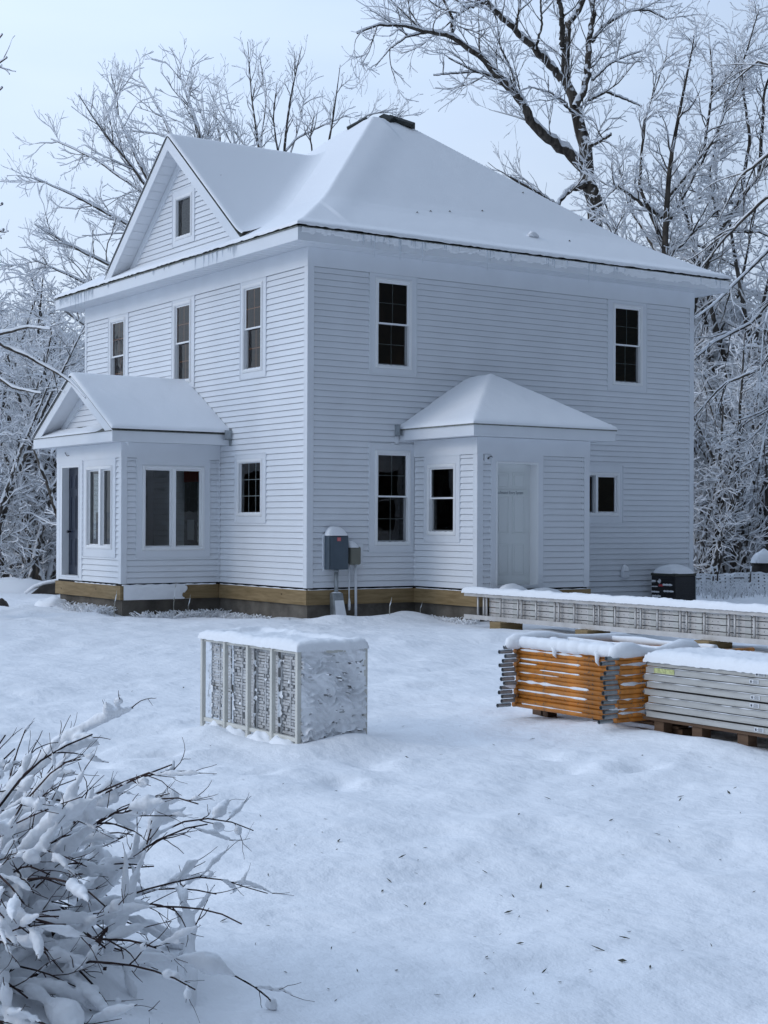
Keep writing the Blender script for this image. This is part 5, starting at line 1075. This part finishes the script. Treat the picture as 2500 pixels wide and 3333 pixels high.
def pads(Pp, prob, rw, run, g, S=10, squash=.5):
    out = []; n, K = Pp.shape[:2]
    for b in range(n):
        if g.random() > prob: continue
        s0 = int(g.integers(0, max(1, K-run))); e0 = min(K-1, s0+int(g.integers(max(2, run//2), run+1)))
        q = Pp[b, s0:e0+1]; m = 12; tt = np.linspace(0, len(q)-1, m); i = np.minimum(tt.astype(int), len(q)-2); f = (tt-i)[:, None]; q = q[i]*(1-f)+q[i+1]*f
        w = rw*(.55+.8*g.random()); nz_ = g.standard_normal(m+4); nz_ = (nz_[:-4]+nz_[1:-3]+nz_[2:-2]+nz_[3:-1]+nz_[4:])/5; prof_ = np.sin(np.linspace(.10, np.pi-.10, m))**.8*(1+.55*nz_); r_ = np.clip(w*prof_, .003, None)
        q = q.copy(); q[:, 2] += r_*squash*(.3+.8*g.random()); out.append((q, r_))
    Q = np.stack([o[0] for o in out]); Rr = np.stack([o[1] for o in out]); return Q, Rr
pA = pads(P, .95, .0185, 9, g); pA2 = pads(P, .75, .026, 5, g); pB = pads(l1[0], .62, .0145, 6, g); pB2 = pads(l1[0], .16, .022, 4, g); pC = pads(l2[0], .2, .0075, 4, g)
pend = np.clip(.5, 0, 1)
V, F = join([tubes_np(*pA, 10), tubes_np(*pA2, 10), tubes_np(*pB, 9), tubes_np(*pB2, 9), tubes_np(*pC, 8)])
# close the tube ends so that the remesher sees solids
def capped(Q, Rr, S):
    V, F = tubes_np(Q, Rr, S); n, K = Q.shape[:2]; caps = []
    b = np.arange(n)*K*S
    for k in range(1, S-1, 2):
        caps.append(np.stack([b, b+k, b+k+1, b+(k+2 if k+2 < S else 0)], -1)); e = b+(K-1)*S; caps.append(np.stack([e, e+(k+2 if k+2 < S else 0), e+k+1, e+k], -1))
    return V, np.concatenate([F]+caps)
parts_ = [capped(*pA, 10), capped(*pA2, 10), capped(*pB, 8), capped(*pB2, 8), capped(*pC, 8)]
so = mesh_np('snow_load', *join(parts_), SNOW, bu)
rm = so.modifiers.new('r', 'REMESH'); rm.mode = 'VOXEL'; rm.voxel_size = .0058; rm.use_smooth_shade = True
sm = so.modifiers.new('s', 'SMOOTH'); sm.factor = .6; sm.iterations = 3
tx = bpy.data.textures.new('lumps', 'CLOUDS'); tx.noise_scale = .025; dm = so.modifiers.new('d', 'DISPLACE'); dm.texture = tx; dm.strength = .012; dm.mid_level = .5
# a few curled leaves left on the twigs
lf = MB()
for (X, Y, D_) in ((548, 1490*1, 4.4),): pass
tips = l2[0][g.integers(0, len(l2[0]), 26), -1]
lm = MB(); lm.prism([(0, 0, 0), (.006, 0, .014), (.002, 0, .035), (-.005, 0, .018)], [(0, .003, 0), (.006, .002, .014), (.002, .004, .035), (-.005, .003, .018)])
lo_ = lm.build('curled_leaf', LEAF, bu); lo_.location = tuple(tips[0])
for t_ in tips[1:]:
    c = lo_.copy(); COL.objects.link(c); c.parent = bu; c.location = tuple(t_); c.rotation_euler = (g.random()*3, g.random()*3, g.random()*6); c.scale = (.6+.5*g.random(),)*3

# ------------------------------------------------------------------ fallen leaves and seeds on the snow
g = np.random.default_rng(5); lp = None; nl = 0
protoL = []
for k in range(3):
    q = MB(); w_ = (.010, .006, .014)[k]; l_ = (.05, .045, .035)[k]
    q.prism([(-l_/2, 0, .002), (0, -w_/2, .004), (l_/2, 0, .008), (0, w_/2, .005)], [(-l_/2, 0, .0035), (0, -w_/2, .007), (l_/2, 0, .0095), (0, w_/2, .008)]); o = q.build('fallen_leaf', LEAF, None); protoL.append(o)
lab = ('narrow curled dead leaf lying on the open snow', 'thin brown seed lying on the open snow', 'small broad dead leaf lying on the open snow')
usedL = [False]*3
for q in range(135):
    X = 420+1230*g.random()**.9 if q > 34 else 200+1400*g.random(); Y = 1560+640*g.random() if q > 34 else 1380+190*g.random()
    d = fw+rt*(X*1.5069-1250)/FPX-up*(Y*1.5069-1666.5)/FPX; p = CAM+d*(-(CAM[2])/d[2])
    if -7.8 < p[0] < -6.7 and -12.6 < p[1] < -10.6: continue
    if p[0] > -5.5 and p[1] > -15.2: continue
    k = int(g.integers(0, 3)); o = protoL[k] if not usedL[k] else protoL[k].copy()
    if usedL[k]: COL.objects.link(o)
    usedL[k] = True; o.location = (p[0], p[1], hz(p[0], p[1])+.002); o.rotation_euler = (.3*g.standard_normal(), .25*g.standard_normal(), g.random()*6.28); s_ = .4+.75*g.random()**2.5; o.scale = (s_, s_, s_)
    tag(o, lab[k], 'leaf', 'dead leaves and seeds scattered on the snow: '+('curled leaves', 'seeds', 'broad leaves')[k])
